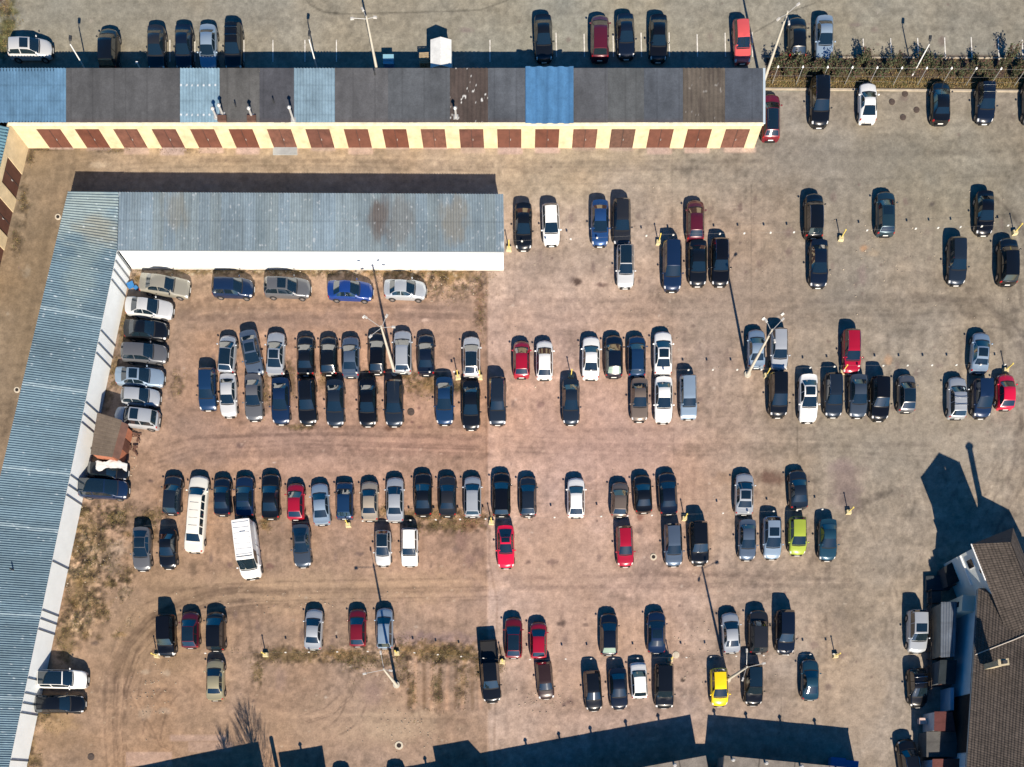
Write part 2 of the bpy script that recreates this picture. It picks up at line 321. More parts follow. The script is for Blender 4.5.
    for a in [(140,278,10,7,G2,.8),(205,270,60,6,G1,.7),(300,271,80,6,G1,.8),(395,272,60,8,G2,.75),(450,275,36,12,G2,.75),(440,290,44,12,(.27,.18,.115),.5),(480,305,6,36,(.15,.095,.055),.7),
              (124,325,7,40,G1,.7),(115,370,8,20,G1,.7),(107,398,6,14,G3,.7),(176,385,8,14,G1,.5),(430,385,26,13,G2,.8),(405,375,14,10,G2,.7),(370,390,10,26,G1,.45),(455,385,14,9,G1,.7),(468,372,10,5,G2,.6),
              (290,378,6,20,G1,.6),(266,390,6,20,G1,.5),(322,380,6,16,G2,.6),(300,427,18,4,G1,.75),(430,515,70,9,G2,.7),(445,525,46,9,G1,.8),(470,520,18,12,(.13,.075,.04),.8),(385,510,10,6,G2,.6),
              (265,523,8,10,G2,.8),(250,515,6,8,G1,.6),(155,515,14,8,G1,.7),(150,530,10,18,G2,.5),(90,530,28,40,G1,.75),(80,590,20,44,G1,.75),(100,560,30,26,G3,.4),(66,640,12,30,G1,.7),(120,515,24,14,G3,.6),(98,610,16,14,G2,.5),
              (290,655,42,10,G1,.8),(340,655,26,9,G2,.75),(365,660,30,14,G1,.65),(430,650,64,12,G2,.8),(455,655,40,10,G1,.8),(400,665,10,28,G3,.6),(412,690,5,22,G1,.7),(437,685,7,30,G1,.55),(462,684,7,26,G1,.5),(258,672,8,16,G1,.7),(480,668,10,14,G1,.6),
              (42,712,16,16,G1,.7),(30,740,8,24,G1,.7),(30,760,14,10,G1,.7),(500,664,6,14,G3,.6),(30,158,5,8,G3,.8),(24,200,5,26,G3,.7),(16,240,6,16,G3,.7),(45,149,16,3,G3,.6),(115,150,20,3,G3,.7),(185,150,26,3,G3,.6),
              (8,25,12,30,(.085,.090,.025),.9),(2,45,8,16,(.07,.08,.022),.9),(3,5,8,10,(.10,.07,.04),.7)]: dry(*a)
    for k in range(60): dry(random.uniform(70,130),random.uniform(500,640),random.uniform(3,9),random.uniform(3,8),random.choice([G1,G2,G3,(.30,.23,.16)]),.6)
    for x in range(408,492,8): stroke([(x,660),(x+random.uniform(-2,2),708)],3.0,[(1.35,1.28,1.24),(.66,.63,.58)][(x//8)%2],.8,.35,seed=x,soft=.8)
    # hedge strip
    hs=sst(53,57,Y)*sst(90.5,88.5,Y+wob*.03)*sst(764,768,X)
    n=fbm(X,Y,10,4,141)
    A=mix(A,np.where((n>.5)[...,None],C(.066,.055,.027),C(.055,.038,.026)),hs*.95)
    A=mix(A,C(.17,.145,.055),sst(77,80,Y)*sst(89,86,Y)*sst(764,768,X)*(.45+.5*sst(.4,.6,fbm(X,Y,14,3,151))))
    # concrete aprons by the garage doors
    def slab(x0,y0,x1,y1,c,s=.85):
        m=(sst(x0-.8,x0+.8,X)*sst(x1+.8,x1-.8,X)*sst(y0-.8,y0+.8,Y)*sst(y1+.8,y1-.8,Y))*s
        nn=(.85+.3*fbm(X,Y,6,3,161))[...,None]
        A[:]=A*(1-m[...,None])+np.array(c)*nn*m[...,None]
    for i in range(19):
        x=36+38.45*i+12+ (520-(48+38.45*i))*.028
        slab(x-12,146,x+13,random.choice([149,151,153,154,150]),random.choice([(.40,.33,.25),(.35,.29,.23),(.44,.36,.26),(.29,.235,.175)]),random.uniform(.35,.9))
    slab(724,146.5,756,152.5,(.40,.34,.25)); slab(160,146,184,155,(.36,.31,.245)); slab(236,146,259,154,(.40,.33,.25))
    slab(170,735,226,741,(.36,.28,.2),.6); slab(126,752,172,766,(.36,.28,.2),.6); slab(188,742,232,752,(.36,.28,.2),.4)
    slab(925,590,941,690,(.24,.20,.15),.7); slab(931,640,937,684,(.40,.33,.24),.7); slab(927,590,932,700,(.16,.13,.11),.6)
    # rings of old wells, pale skirt along the warehouse
    for x,y in [(803,655)]: blob(x,y,3,3,(.5,.45,.36),.8)
    for k in range(70): blob(random.uniform(140,470),random.uniform(268,276),random.uniform(1,3),random.uniform(.8,1.6),(.42,.34,.24),.6,seed=k)
    for k in range(160): blob(random.gauss(0,22)+random.choice([395,300,445,660,700,540,250,80]),random.gauss(0,10)+random.choice([725,590,300,575,690,445]),random.uniform(.8,2),random.uniform(.6,1.4),(.45,.36,.26),.5,seed=k)
    Z=(fbm(X,Y,14,4,201)-.5)*.05*sst(92,95,Y)+ (sml*.02+fin*.012)*(.4+.6*lot)
    Z=Z-.012
    me=grid_mesh('ground',gx(X),gy(Y),Z,np.clip(A*np.array((1.13,1.02,1.155)),.012,.8),attr_mat('ground_surface',.92,.25))
    tag(link('ground',me),kind='structure')
    # the land around, out to the horizon
    x0,x1=gx(px[0]),gx(px[-1]); y0,y1=gy(py[-1]),gy(py[0]); B=1500; mb=MB()
    vs=[(-B,-B,0),(B,-B,0),(B,B,0),(-B,B,0),(x0,y0,0),(x1,y0,0),(x1,y1,0),(x0,y1,0)]
    mb.add([(a,b,-.03) for a,b,c in vs],[(0,1,5,4),(1,2,6,5),(2,3,7,6),(3,0,4,7)])
    tag(mb.build('surrounding_land',mat('land',(.15,.13,.075),.95,noise=(.05,.4))),kind='structure')
    return turf
TURF=ground()
# ---------------------------------------------------------------- painted lines, kerb
WHITE_PAINT=mat('worn_white_paint',(.62,.60,.55),.8,noise=(3.0,.35))
def ground_strip(name,x0,y0,x1,y1,w,m,z=.012,h=.006):
    a=Vector((gx(x0),gy(y0))); b=Vector((gx(x1),gy(y1))); d=b-a
    mb=MB(); mb.box(((a.x+b.x)/2,(a.y+b.y)/2,z+h/2),(d.length,w,h),math.atan2(d.y,d.x))
    return tag(mb.build(name,m),kind='structure')
for x in (863,890.5,917.5,944.5,971,998,1022): ground_strip('bay_line',x,38+random.uniform(-1,2),x+1,60,.11,WHITE_PAINT,.02)
for x in (556,584,613,641,669,697,725,752): ground_strip('bay_line',x,33+random.uniform(-1,2),x+.5,57,.11,WHITE_PAINT,.02)
for x in (273,305,336.5,490,244,195,170): ground_strip('bay_line',x,40,x,62,.10,WHITE_PAINT,.02)
CONC=mat('pale_concrete',(.36,.31,.24),.9,noise=(1.2,.25),bump=(6,.3))
k=ground_strip('kerb',765,89.3,1060,91.8,.16,CONC,-.02,.13)
k=ground_strip('kerb',765,57.5,1060,58.5,.12,CONC,-.02,.10)
# ---------------------------------------------------------------- dry grass blades, stones
def grass():
    mb=MB()
    def blade(x,y,z0=0,h=.07,w=.035):
        a=random.uniform(0,6.28); l=random.uniform(.4,1)*h; dx,dy=math.cos(a),math.sin(a)
        ox,oy=random.uniform(-.12,.12),random.uniform(-.12,.12)
        mb.add([(x-dy*w,y+dx*w,z0),(x+dy*w,y-dx*w,z0),(x+ox,y+oy,z0+l)],[(0,1,2)],random.choice([0,0,1,2]))
    for (x,y,rx,ry) in TURF:
        n=int(min(420,rx*ry*1.2)); cl=[(random.gauss(0,.5)*rx+x,random.gauss(0,.5)*ry+y) for _ in range(max(2,n//6))]
        for c in cl:
            for _ in range(7): blade(gx(c[0]+random.gauss(0,1.8)),gy(c[1]+random.gauss(0,1.8)))
    for _ in range(5000):
        px=random.uniform(766,1045); py=random.choice([random.uniform(60,89),random.uniform(78,88)])
        blade(gx(px),gy(py),0,.20,.05)
    ms=[mat('dry_blades',(.22,.155,.06),.9),mat('green_blades',(.09,.095,.03),.9),mat('brown_blades',(.10,.07,.035),.9)]
    tag(mb.build('dry_grass',ms),'clumps of dry yellowish grass in strips between the parking rows',None,None,'stuff')
    mb=MB()
    def stone(x,y,s):
        vs=[(x+s*math.cos(t)*random.uniform(.6,1),y+s*math.sin(t)*random.uniform(.6,1),-.01) for t in (0,1.25,2.5,3.8,5)]
        vs+=[(a*.6+x*.4,b*.6+y*.4,s*random.uniform(.5,.9)) for a,b,c in vs]
        mb.add(vs,[(i,(i+1)%5,(i+1)%5+5,i+5) for i in range(5)]+[(5,6,7,8,9)],random.choice([0,1,1]))
    for _ in range(750):
        c=random.choice([(300,271,120,4),(440,290,35,12),(90,560,26,50),(150,690,20,26),(395,725,40,16),(545,700,25,12),(125,465,10,25),(700,650,80,30),(300,600,150,14),(640,300,120,90),(880,260,90,60)])
        stone(gx(random.gauss(0,.6)*c[2]+c[0]),gy(random.gauss(0,.6)*c[3]+c[1]),random.uniform(.03,.09))
    tag(mb.build('gravel',[mat('stone_pale',(.45,.38,.29),.9),mat('stone_dull',(.27,.22,.17),.9)]),'loose pale stones scattered over the dirt',None,None,'stuff')
grass()
# ================================================================ cars
TYRE=mat('tyre_rubber',(.02,.02,.021),.85); RIM=mat('alloy_rim',(.62,.62,.63),.3,.8)
GLASS=mat('car_glass',(.008,.016,.022),.03,0,.5); GLASS.node_tree.nodes['Principled BSDF'].inputs['IOR'].default_value=2.25; GLASS_PALE=mat('car_glass_pale',(.22,.30,.24),.15,0,.6)
LAMP=mat('headlamp_lens',(.75,.76,.76),.08,.25,.8); TAIL=mat('tail_lamp_lens',(.35,.012,.012),.15,0,.7)
PLATE=mat('plate_white',(.75,.75,.72),.5); BLACKP=mat('black_plastic',(.016,.016,.017),.55); CHROME=mat('chrome_trim',(.7,.71,.72),.12,1.0)
PAINT={ # name: (colour, metallic)
'black':((.005,.006,.008),0),'glossy black':((.004,.004,.005),0),'blue black':((.005,.009,.020),.0),'navy':((.008,.022,.062),.15),'dark blue':((.010,.036,.095),.2),
'blue':((.020,.065,.19),.3),'bright blue':((.010,.040,.19),.1),'slate':((.050,.068,.095),.3),'dark slate':((.016,.025,.040),.3),'slate blue':((.085,.12,.175),.35),
'grey':((.13,.135,.145),.35),'dark grey':((.024,.026,.031),.3),'silver':((.43,.46,.49),.35),'blue silver':((.27,.36,.46),.35),'pale silver':((.56,.57,.57),.25),
'white':((.80,.80,.77),0),'red':((.30,.007,.026),.0),'bright red':((.55,.010,.045),0),'dark red':((.15,.008,.018),.05),'maroon':((.085,.010,.022),.1),'salmon red':((.55,.085,.085),0),
'beige':((.36,.31,.245),.2),'taupe':((.17,.135,.11),.3),'gold':((.34,.31,.20),.3),'lime green':((.29,.36,.045),0),'yellow':((.78,.56,.01),0),'teal blue':((.015,.055,.09),.25),
'dark teal':((.018,.045,.065),.3),'champagne':((.30,.285,.235),.3),'dark brown':((.030,.016,.014),.05),'cream white':((.72,.70,.62),0)}
def paint(c):
    col,me=PAINT[c]
    return mat('paint_'+c.replace(' ','_'),col,.32 if me else .28,me,.4,coat=.7)
# from the nose backwards: bonnet, windscreen, rear glass, deck (metres); L, W, H; roof half-width ratio
KIND={'sedan':dict(hood=1.22,ws=.88,rg=.72,deck=.62,L=4.5,H=1.44,roof=.64,W=1.78),
'estate':dict(hood=1.2,ws=.85,rg=.42,deck=.07,L=4.6,H=1.47,roof=.66,W=1.78),
'hatchback':dict(hood=.98,ws=.85,rg=.50,deck=.10,L=4.0,H=1.48,roof=.66,W=1.73),
'coupe':dict(hood=1.3,ws=.9,rg=.9,deck=.4,L=4.4,H=1.36,roof=.60,W=1.78),
'suv':dict(hood=1.12,ws=.72,rg=.36,deck=.08,L=4.6,H=1.72,roof=.70,W=1.86),
'minivan':dict(hood=.85,ws=1.0,rg=.32,deck=.07,L=4.5,H=1.72,roof=.72,W=1.82),
'van':dict(hood=.72,ws=.75,rg=.10,deck=.04,L=5.4,H=2.35,roof=.84,W=1.95),
'pickup':dict(hood=1.35,ws=.68,rg=.22,deck=2.2,L=5.9,H=1.75,roof=.68,W=1.88),
'limousine':dict(hood=1.35,ws=.85,rg=.72,deck=.95,L=7.9,H=1.46,roof=.66,W=1.84)}
NAME={'sedan':'sedan','estate':'estate_car','hatchback':'hatchback','coupe':'coupe','suv':'suv','minivan':'minivan','van':'cargo_van','pickup':'pickup_truck','limousine':'limousine'}
WORD={'sedan':'sedan','estate':'estate car','hatchback':'hatchback','coupe':'coupe','suv':'SUV','minivan':'minivan','van':'cargo van','pickup':'pickup truck','limousine':'stretch limousine'}
CAT={'van':'van','pickup':'pickup truck','limousine':'limousine'}
WHEEL={}
def wheel_mesh(r,rim):
    k=(round(r,2),rim)
    if k in WHEEL: return WHEEL[k]
    mb=MB(); n=20; prof=[(-.10,.60),(-.10,.93),(-.07,1),(.07,1),(.10,.93),(.10,.60)]
    vs=[(r*b*math.cos(2*math.pi*i/n),a,r*b*math.sin(2*math.pi*i/n)) for (a,b) in prof for i in range(n)]
    mb.add(vs,[(j*n+i,j*n+(i+1)%n,(j+1)*n+(i+1)%n,(j+1)*n+i) for j in range(5) for i in range(n)],0)
    me=mb.mesh('wheel',[TYRE],True,40)
    mr=MB()
    for s in (-1,1):
        y=s*.085
        vs=[(0,s*.095,0)]+[(r*.62*math.cos(2*math.pi*i/20),y,r*.62*math.sin(2*math.pi*i/20)) for i in range(20)]
        mr.add(vs,[(0,1+i,1+(i+1)%20) for i in range(20)],0)
        for i in range(5):
            t=2*math.pi*i/5+.3; vs=[]
            for dt,rr in ((-.20,.50),(.20,.50),(.12,.2),(-.12,.2)): vs.append((r*rr*math.cos(t+dt),s*.101,r*rr*math.sin(t+dt)))
            mr.add(vs,[(0,1,2,3)],1)
    WHEEL[k]=(me,mr.mesh('rim',[RIM,BLACKP])); return WHEEL[k]
def lerp_tab(tab,x):
    if x<=tab[0][0]: return tab[0][1]
    for (a,b),(c,d) in zip(tab[:-1],tab[1:]):
        if x<=c: return b+(d-b)*(x-a)/(c-a) if c>a else d
    return tab[-1][1]
def build_car(kind,colour,L,Wd,feat=(),jit=0.0):
    K=KIND[kind]; H=K['H']+jit*.06; w=Wd/2
    sc=max(.86,min(1.12,L/K['L'])) if kind not in('limousine','pickup') else 1
    hood,ws,rg,deck=[K[k]*sc for k in('hood','ws','rg','deck')]
    hood+=jit*.10; rg*=1+jit*.15
    boxy='boxy' in feat
    if boxy: ws*=.8; rg*=.8
    xd=deck; xr=deck+rg; xc=L-hood; xf=xc-ws
    zc=.98 if H<1.6 else 1.10
    if kind=='van': zc=1.25
    zd=(.99 if H<1.6 else 1.08) if kind!='pickup' else .70
    zh=.80 if H<1.6 else .96
    if kind=='van': zh=1.05
    if kind=='van': zd=1.3
    rw=K['roof']*(1.06 if boxy else 1)
    top=[(0,zd-.13),(min(.05,xd*.5),zd-.02),(xd,zd),(xr,H-.05),((xr+xf)/2,H),(xf,H-.05),(xc,zc),(L-.6*hood,zc-.06),(L-.28,zh),(L-.07,zh-.13),(L,zh-.24)]
    sh =[(0,zd-.2),(.05,zd-.1),(max(xd,.06),zd-.07),(xr,.94 if H<1.6 else 1.06),(xf,.92 if H<1.6 else 1.04),(xc,zc-.05),(L-.28,zh-.07),(L-.07,zh-.19),(L,zh-.29)]
    if kind=='van': sh=[(0,1.2),(xr,1.25),(xf,1.22),(xc,1.15),(L-.28,.95),(L-.07,.8),(L,.7)]
    wid=[(0,.87),(.12,.95),(.7,1),(L-1.1,1),(L-.35,.955),(L-.08,.88),(L,.82)]
    if boxy: wid=[(0,.95),(.12,.98),(.7,1),(L-1.1,1),(L-.25,.98),(L,.92)]
    roofw=[(0,.74),(xd,.80),(xr,rw),(xf,rw),(xc,.82),(L-.3,.74),(L,.66)]
    kb=.35 if boxy else 1.0
    bow=[(0,-.16*kb),(xd,-.07),(xr,-.03),(xf,.05),(xc,.13*kb),(L-.3,.20*kb),(L,.30*kb)]
    def ring(x):
        zt=lerp_tab(top,x); zs=min(lerp_tab(sh,x),zt-.03); ww=w*lerp_tab(wid,x); yr=w*lerp_tab(roofw,x); b=lerp_tab(bow,x)
        zb=.20
        cab = 1 if zt-zs>.2 else 0
        pts=[(ww*.86,zb),(ww*.985,zb+.12),(ww,(zb+zs)/2+.05),(ww*.985,zs-.09),(ww*.93,zs)]
        y5=ww*.90; z5=zs+(zt-zs)*.10
        if not cab: y5=ww*.86; z5=zs+(zt-zs)*.5
        e=min(.05,(zt-zs)*.35)
        pts+=[(y5,z5),(yr,zt-e),(yr*.70,zt-e*.12),(0,zt+.012)]
        full=pts+[(-y,z) for y,z in pts[-2::-1]]
        return [Vector((x-b*(y/w)**2-L/2,y,z)) for y,z in full]
    base=sorted(set(round(v,3) for t in(top,sh,wid,roofw) for v,_ in t)); xs=[]
    for a,b in zip(base[:-1],base[1:]):
        n=max(1,int((b-a)/.30)); xs+= [a+(b-a)*i/n for i in range(n)]
    xs.append(base[-1]); xs=[x for i,x in enumerate(xs) if i==0 or x-xs[i-1]>.012]
    mb=MB(); vs=[]; fs=[]
    for x in xs: vs+=ring(x)
    for i in range(len(xs)-1):
        for j in range(16): fs.append((i*17+j,i*17+j+1,(i+1)*17+j+1,(i+1)*17+j))
    m=(len(xs)-1)*17
    fs+=[tuple(range(16,-1,-1)),tuple(m+j for j in range(17))]
    fs+=[(i*17,(i+1)*17,(i+1)*17+16,i*17+16) for i in range(len(xs)-1)]
    mb.add(vs,fs,0)
    r=.32 if H<1.6 else .36
    ax=(.86*sc if kind!='pickup' else 1.15, L-(.86*sc))
    if kind=='limousine': ax=(1.15,L-.9)
    # dark arches, grille, lower bumper mouth, cowl strip
    for s in(-1,1):
        for a in ax:
            y=s*(w*lerp_tab(wid,a)+.006)
            pv=[(a-L/2,y,r)]+[(a-L/2+(r+.06)*math.cos(R(t)),y,r+(r+.06)*math.sin(R(t))) for t in range(-10,191,20)]
            mb.add(pv,[(0,i,i+1) for i in range(1,len(pv)-1)],1)
    mb.box((L/2-.03,0,.50),(.12,w*1.0,.16),0,1); mb.box((L/2-.05,0,.30),(.12,w*1.2,.10),0,1); mb.box((-L/2+.02,0,.36),(.1,w*1.1,.14),0,1)
    COWL=1
    if kind=='pickup':
        zt=1.12; h=zt-.62
        for s in(-1,1): mb.box((xd/2-L/2+.03,s*(w-.10),.62+h/2),(xd-.1,.13,h),0,0)
        mb.box((.07-L/2,0,.62+h/2),(.09,2*w-.2,h),0,0); mb.box((xd/2-L/2+.05,0,.725),(xd-.2,2*w-.32,.02),0,1)
    if kind=='van':
        for q in range(7): mb.box((xr-L/2+.35+q*.52,0,H+.002),(.07,w*1.45,.02),0,0)
        mb.box((xr-L/2+1.6,.1,H+.05),(.6,.55,.07),0,0); mb.box((xf-L/2-.25,0,H+.01),(.03,w*1.5,.03),0,1)
        for s in(-1,1): mb.box((xf-L/2-.55,s*(w-.012),1.0),(.025,.03,1.3),0,1); mb.box((xf-L/2-1.5,s*(w-.012),1.0),(.025,.03,1.3),0,1)
    if kind=='limousine':
        for q in (.2,.4,.6,.8): mb.box((xr+(xf-xr)*q-L/2,0,H+.003),(.012,w*.9,.02),0,1)
    body=mb.mesh('body',[paint(colour),BLACKP],True,32)
    parts=[('body',body,None,None)]
    # ---- patches lying on the body surface
    def patch(xa,xb,ja,jb,ta=.06,tb=.94,ua=.05,ub=.95,off=.010,nx=4,nj=None,lens=None,split=None):
        """between stations xa..xb and ring points ja..jb"""
        xl=[xa+(xb-xa)*(ua+(ub-ua)*i/nx) for i in range(nx+1)]
        nj=nj or max(2,int((jb-ja)*2)); out=[]
        for x in xl:
            rg_=ring(x); row=[]
            for k in range(nj+1):
                q=ja+(jb-ja)*(ta+(tb-ta)*k/nj); i=int(min(math.floor(q),15)); f=q-i
                row.append(rg_[i].lerp(rg_[i+1],f))
            out.append(row)
        b=MB(); P=[]
        for i in range(nx+1):
            for k in range(nj+1):
                du=out[min(i+1,nx)][k]-out[max(i-1,0)][k]; dv=out[i][min(k+1,nj)]-out[i][max(k-1,0)]
                n=du.cross(dv)
                if n.length<1e-9: n=Vector((0,0,1))
                n.normalize()
                if n.z<-.2 or (abs(n.z)<.2 and n.y*out[i][k].y<0): n=-n
                P.append(out[i][k]+n*off)
        b.add(P,[(i*(nj+1)+k,i*(nj+1)+k+1,(i+1)*(nj+1)+k+1,(i+1)*(nj+1)+k) for i in range(nx) for k in range(nj)],0)
        return b
    def merged(bs,name,m):
        t=MB()
        for b in bs: t.add(b.v,b.f,0)
        return t.mesh(name,[m],True,40)
    gl=GLASS
    cw=patch(xc,xc+.10,6,10,.03,.97,0,1,.008,1); n0=len(body.vertices)
    parts.append(('cowl_strip',merged([cw],'cowl_strip',BLACKP),None,None))
    parts.append(('windscreen',merged([patch(xf,xc,6,10,.01,.99,.05,.97)],'windscreen',gl),None,None))
    pale='pale rear glass' in feat
    if kind!='van':
        parts.append(('rear_window',merged([patch(xd,xr,6,10,.05,.95,.14 if rg<.6 else .06,.92)],'rear_window',GLASS_PALE if pale else gl),None,None))
    for s in(0,1):
        ja,jb=(4,6) if s==0 else (10,12)
        ta,tb=(.54,.97) if s==0 else (.03,.46)
        if kind=='limousine':
            a0,a1=xr-.15*rg,xf+.35*ws; n=5; ps=[patch(a0+(a1-a0)*i/n,a0+(a1-a0)*(i+1)/n,ja,jb,ta,tb,.07,.93,nx=2) for i in range(n)]
        elif kind=='van': ps=[patch(xf-.85,xf+.5*ws,ja,jb,ta,tb,.0,1,nx=4)]
        elif kind=='pickup': ps=[patch(xr,xf+.5*ws,ja,jb,ta,tb,.04,1,nx=5)]
        else:
            a0,a1=xr-.55*rg,xf+.62*ws; mid=(xr+xf)/2+.02
            ps=[patch(a0,mid,ja,jb,ta,tb,0,.965,nx=4),patch(mid,a1,ja,jb,ta,tb,.03,1,nx=4)]
        parts.append(('side_window',merged(ps,'side_window',gl),None,None))
    if 'sunroof' in feat: parts.append(('sunroof',merged([patch(xf-.95,xf-.12,6,10,.16,.84,0,1)],'sunroof',gl),None,None))
    if 'glass roof' in feat: parts.append(('glass_roof',merged([patch(xr,xf,6,10,.03,.97,.02,.98,nx=6)],'glass_roof',gl),None,None))
    for s in(0,1):
        ja,jb=(3.2,5.6) if s==0 else (10.4,12.8)
        parts.append(('headlight',merged([patch(L-.20,L-.02,ja,jb,0,1,0,1,.012,3)],'headlight',LAMP),None,None))
        ja,jb=(2.6,4.8) if s==0 else (11.2,13.4)
        parts.append(('tail_light',merged([patch(.005,.11,ja,jb,0,1,0,1,.012,2)],'tail_light',TAIL),None,None))
    mm=MB(); mm.add([(.10*math.cos(t)*math.cos(u)*.8,.11*math.sin(t)*math.cos(u),.075*math.sin(u)) for u in(-1.1,-.4,.4,1.1) for t in[2*math.pi*i/8 for i in range(8)]],
        [(j*8+i,j*8+(i+1)%8,(j+1)*8+(i+1)%8,(j+1)*8+i) for j in range(3) for i in range(8)]+[tuple(range(7,-1,-1)),tuple(range(24,32))],0)
    mir=mm.mesh('side_mirror',[paint(colour) if not boxy else BLACKP],True,60)
    for s in(-1,1): parts.append(('side_mirror',mir,(xc-L/2-.30,s*(w+.075),zc+.04),None))
    pm=MB(); pm.box((0,0,0),(.02,.50,.11)); pm=pm.mesh('license_plate',[PLATE])
    parts.append(('license_plate',pm,(L/2+.045,0,.44),None)); parts.append(('license_plate',pm,(-L/2-.015,0,.62 if kind!='pickup' else .5),None))
    if 'rails' in feat:
        for s in(-1,1):
            rr=[ring(x)[6 if s>0 else 10] for x in(xr+.05,xr+.35,(xr+xf)/2,xf-.3,xf-.05)]
            t=MB(); t.tube([p+Vector((0,0,z)) for p,z in zip(rr,(.0,.06,.06,.06,.0))],.022,6)
            parts.append(('roof_rail',t.mesh('roof_rail',[CHROME],True),None,None))
    if 'bars' in feat:
        for q in(.28,.68):
            x=xr+(xf-xr)*q; t=MB(); t.tube([(x-L/2,-w*.72,H-.02),(x-L/2,-w*.66,H+.09),(x-L/2,w*.66,H+.09),(x-L/2,w*.72,H-.02)],.028,6)
            parts.append(('crossbar',t.mesh('crossbar',[CHROME],True),None,None))
    wm,rm=wheel_mesh(r,1)
    for a in ax:
        for s in(-1,1): parts.append(('wheel',wm,(a-L/2,s*(w-.075),r),rm))
    return parts
def car(px,py,L,Wd,head,kind,colour,feat=(),z=0):
    h=.75 if KIND[kind]['H']<1.6 else .9
    if kind=='van': h=1.3
    x,y=W(px,py,h)
    rz={'N':90,'S':-90,'E':0,'W':180}[head[0]]+ (float(head[1:]) if len(head)>1 else 0)
    t=empty(NAME[kind],(x,y,z),R(rz))
    for (n,me,loc,rim) in build_car(kind,colour,L,Wd,feat,random.uniform(-1,1)):
        o=link(n,me,t,loc or (0,0,0))
        if n=='wheel' and rim: link('rim',rim,o)
    return t
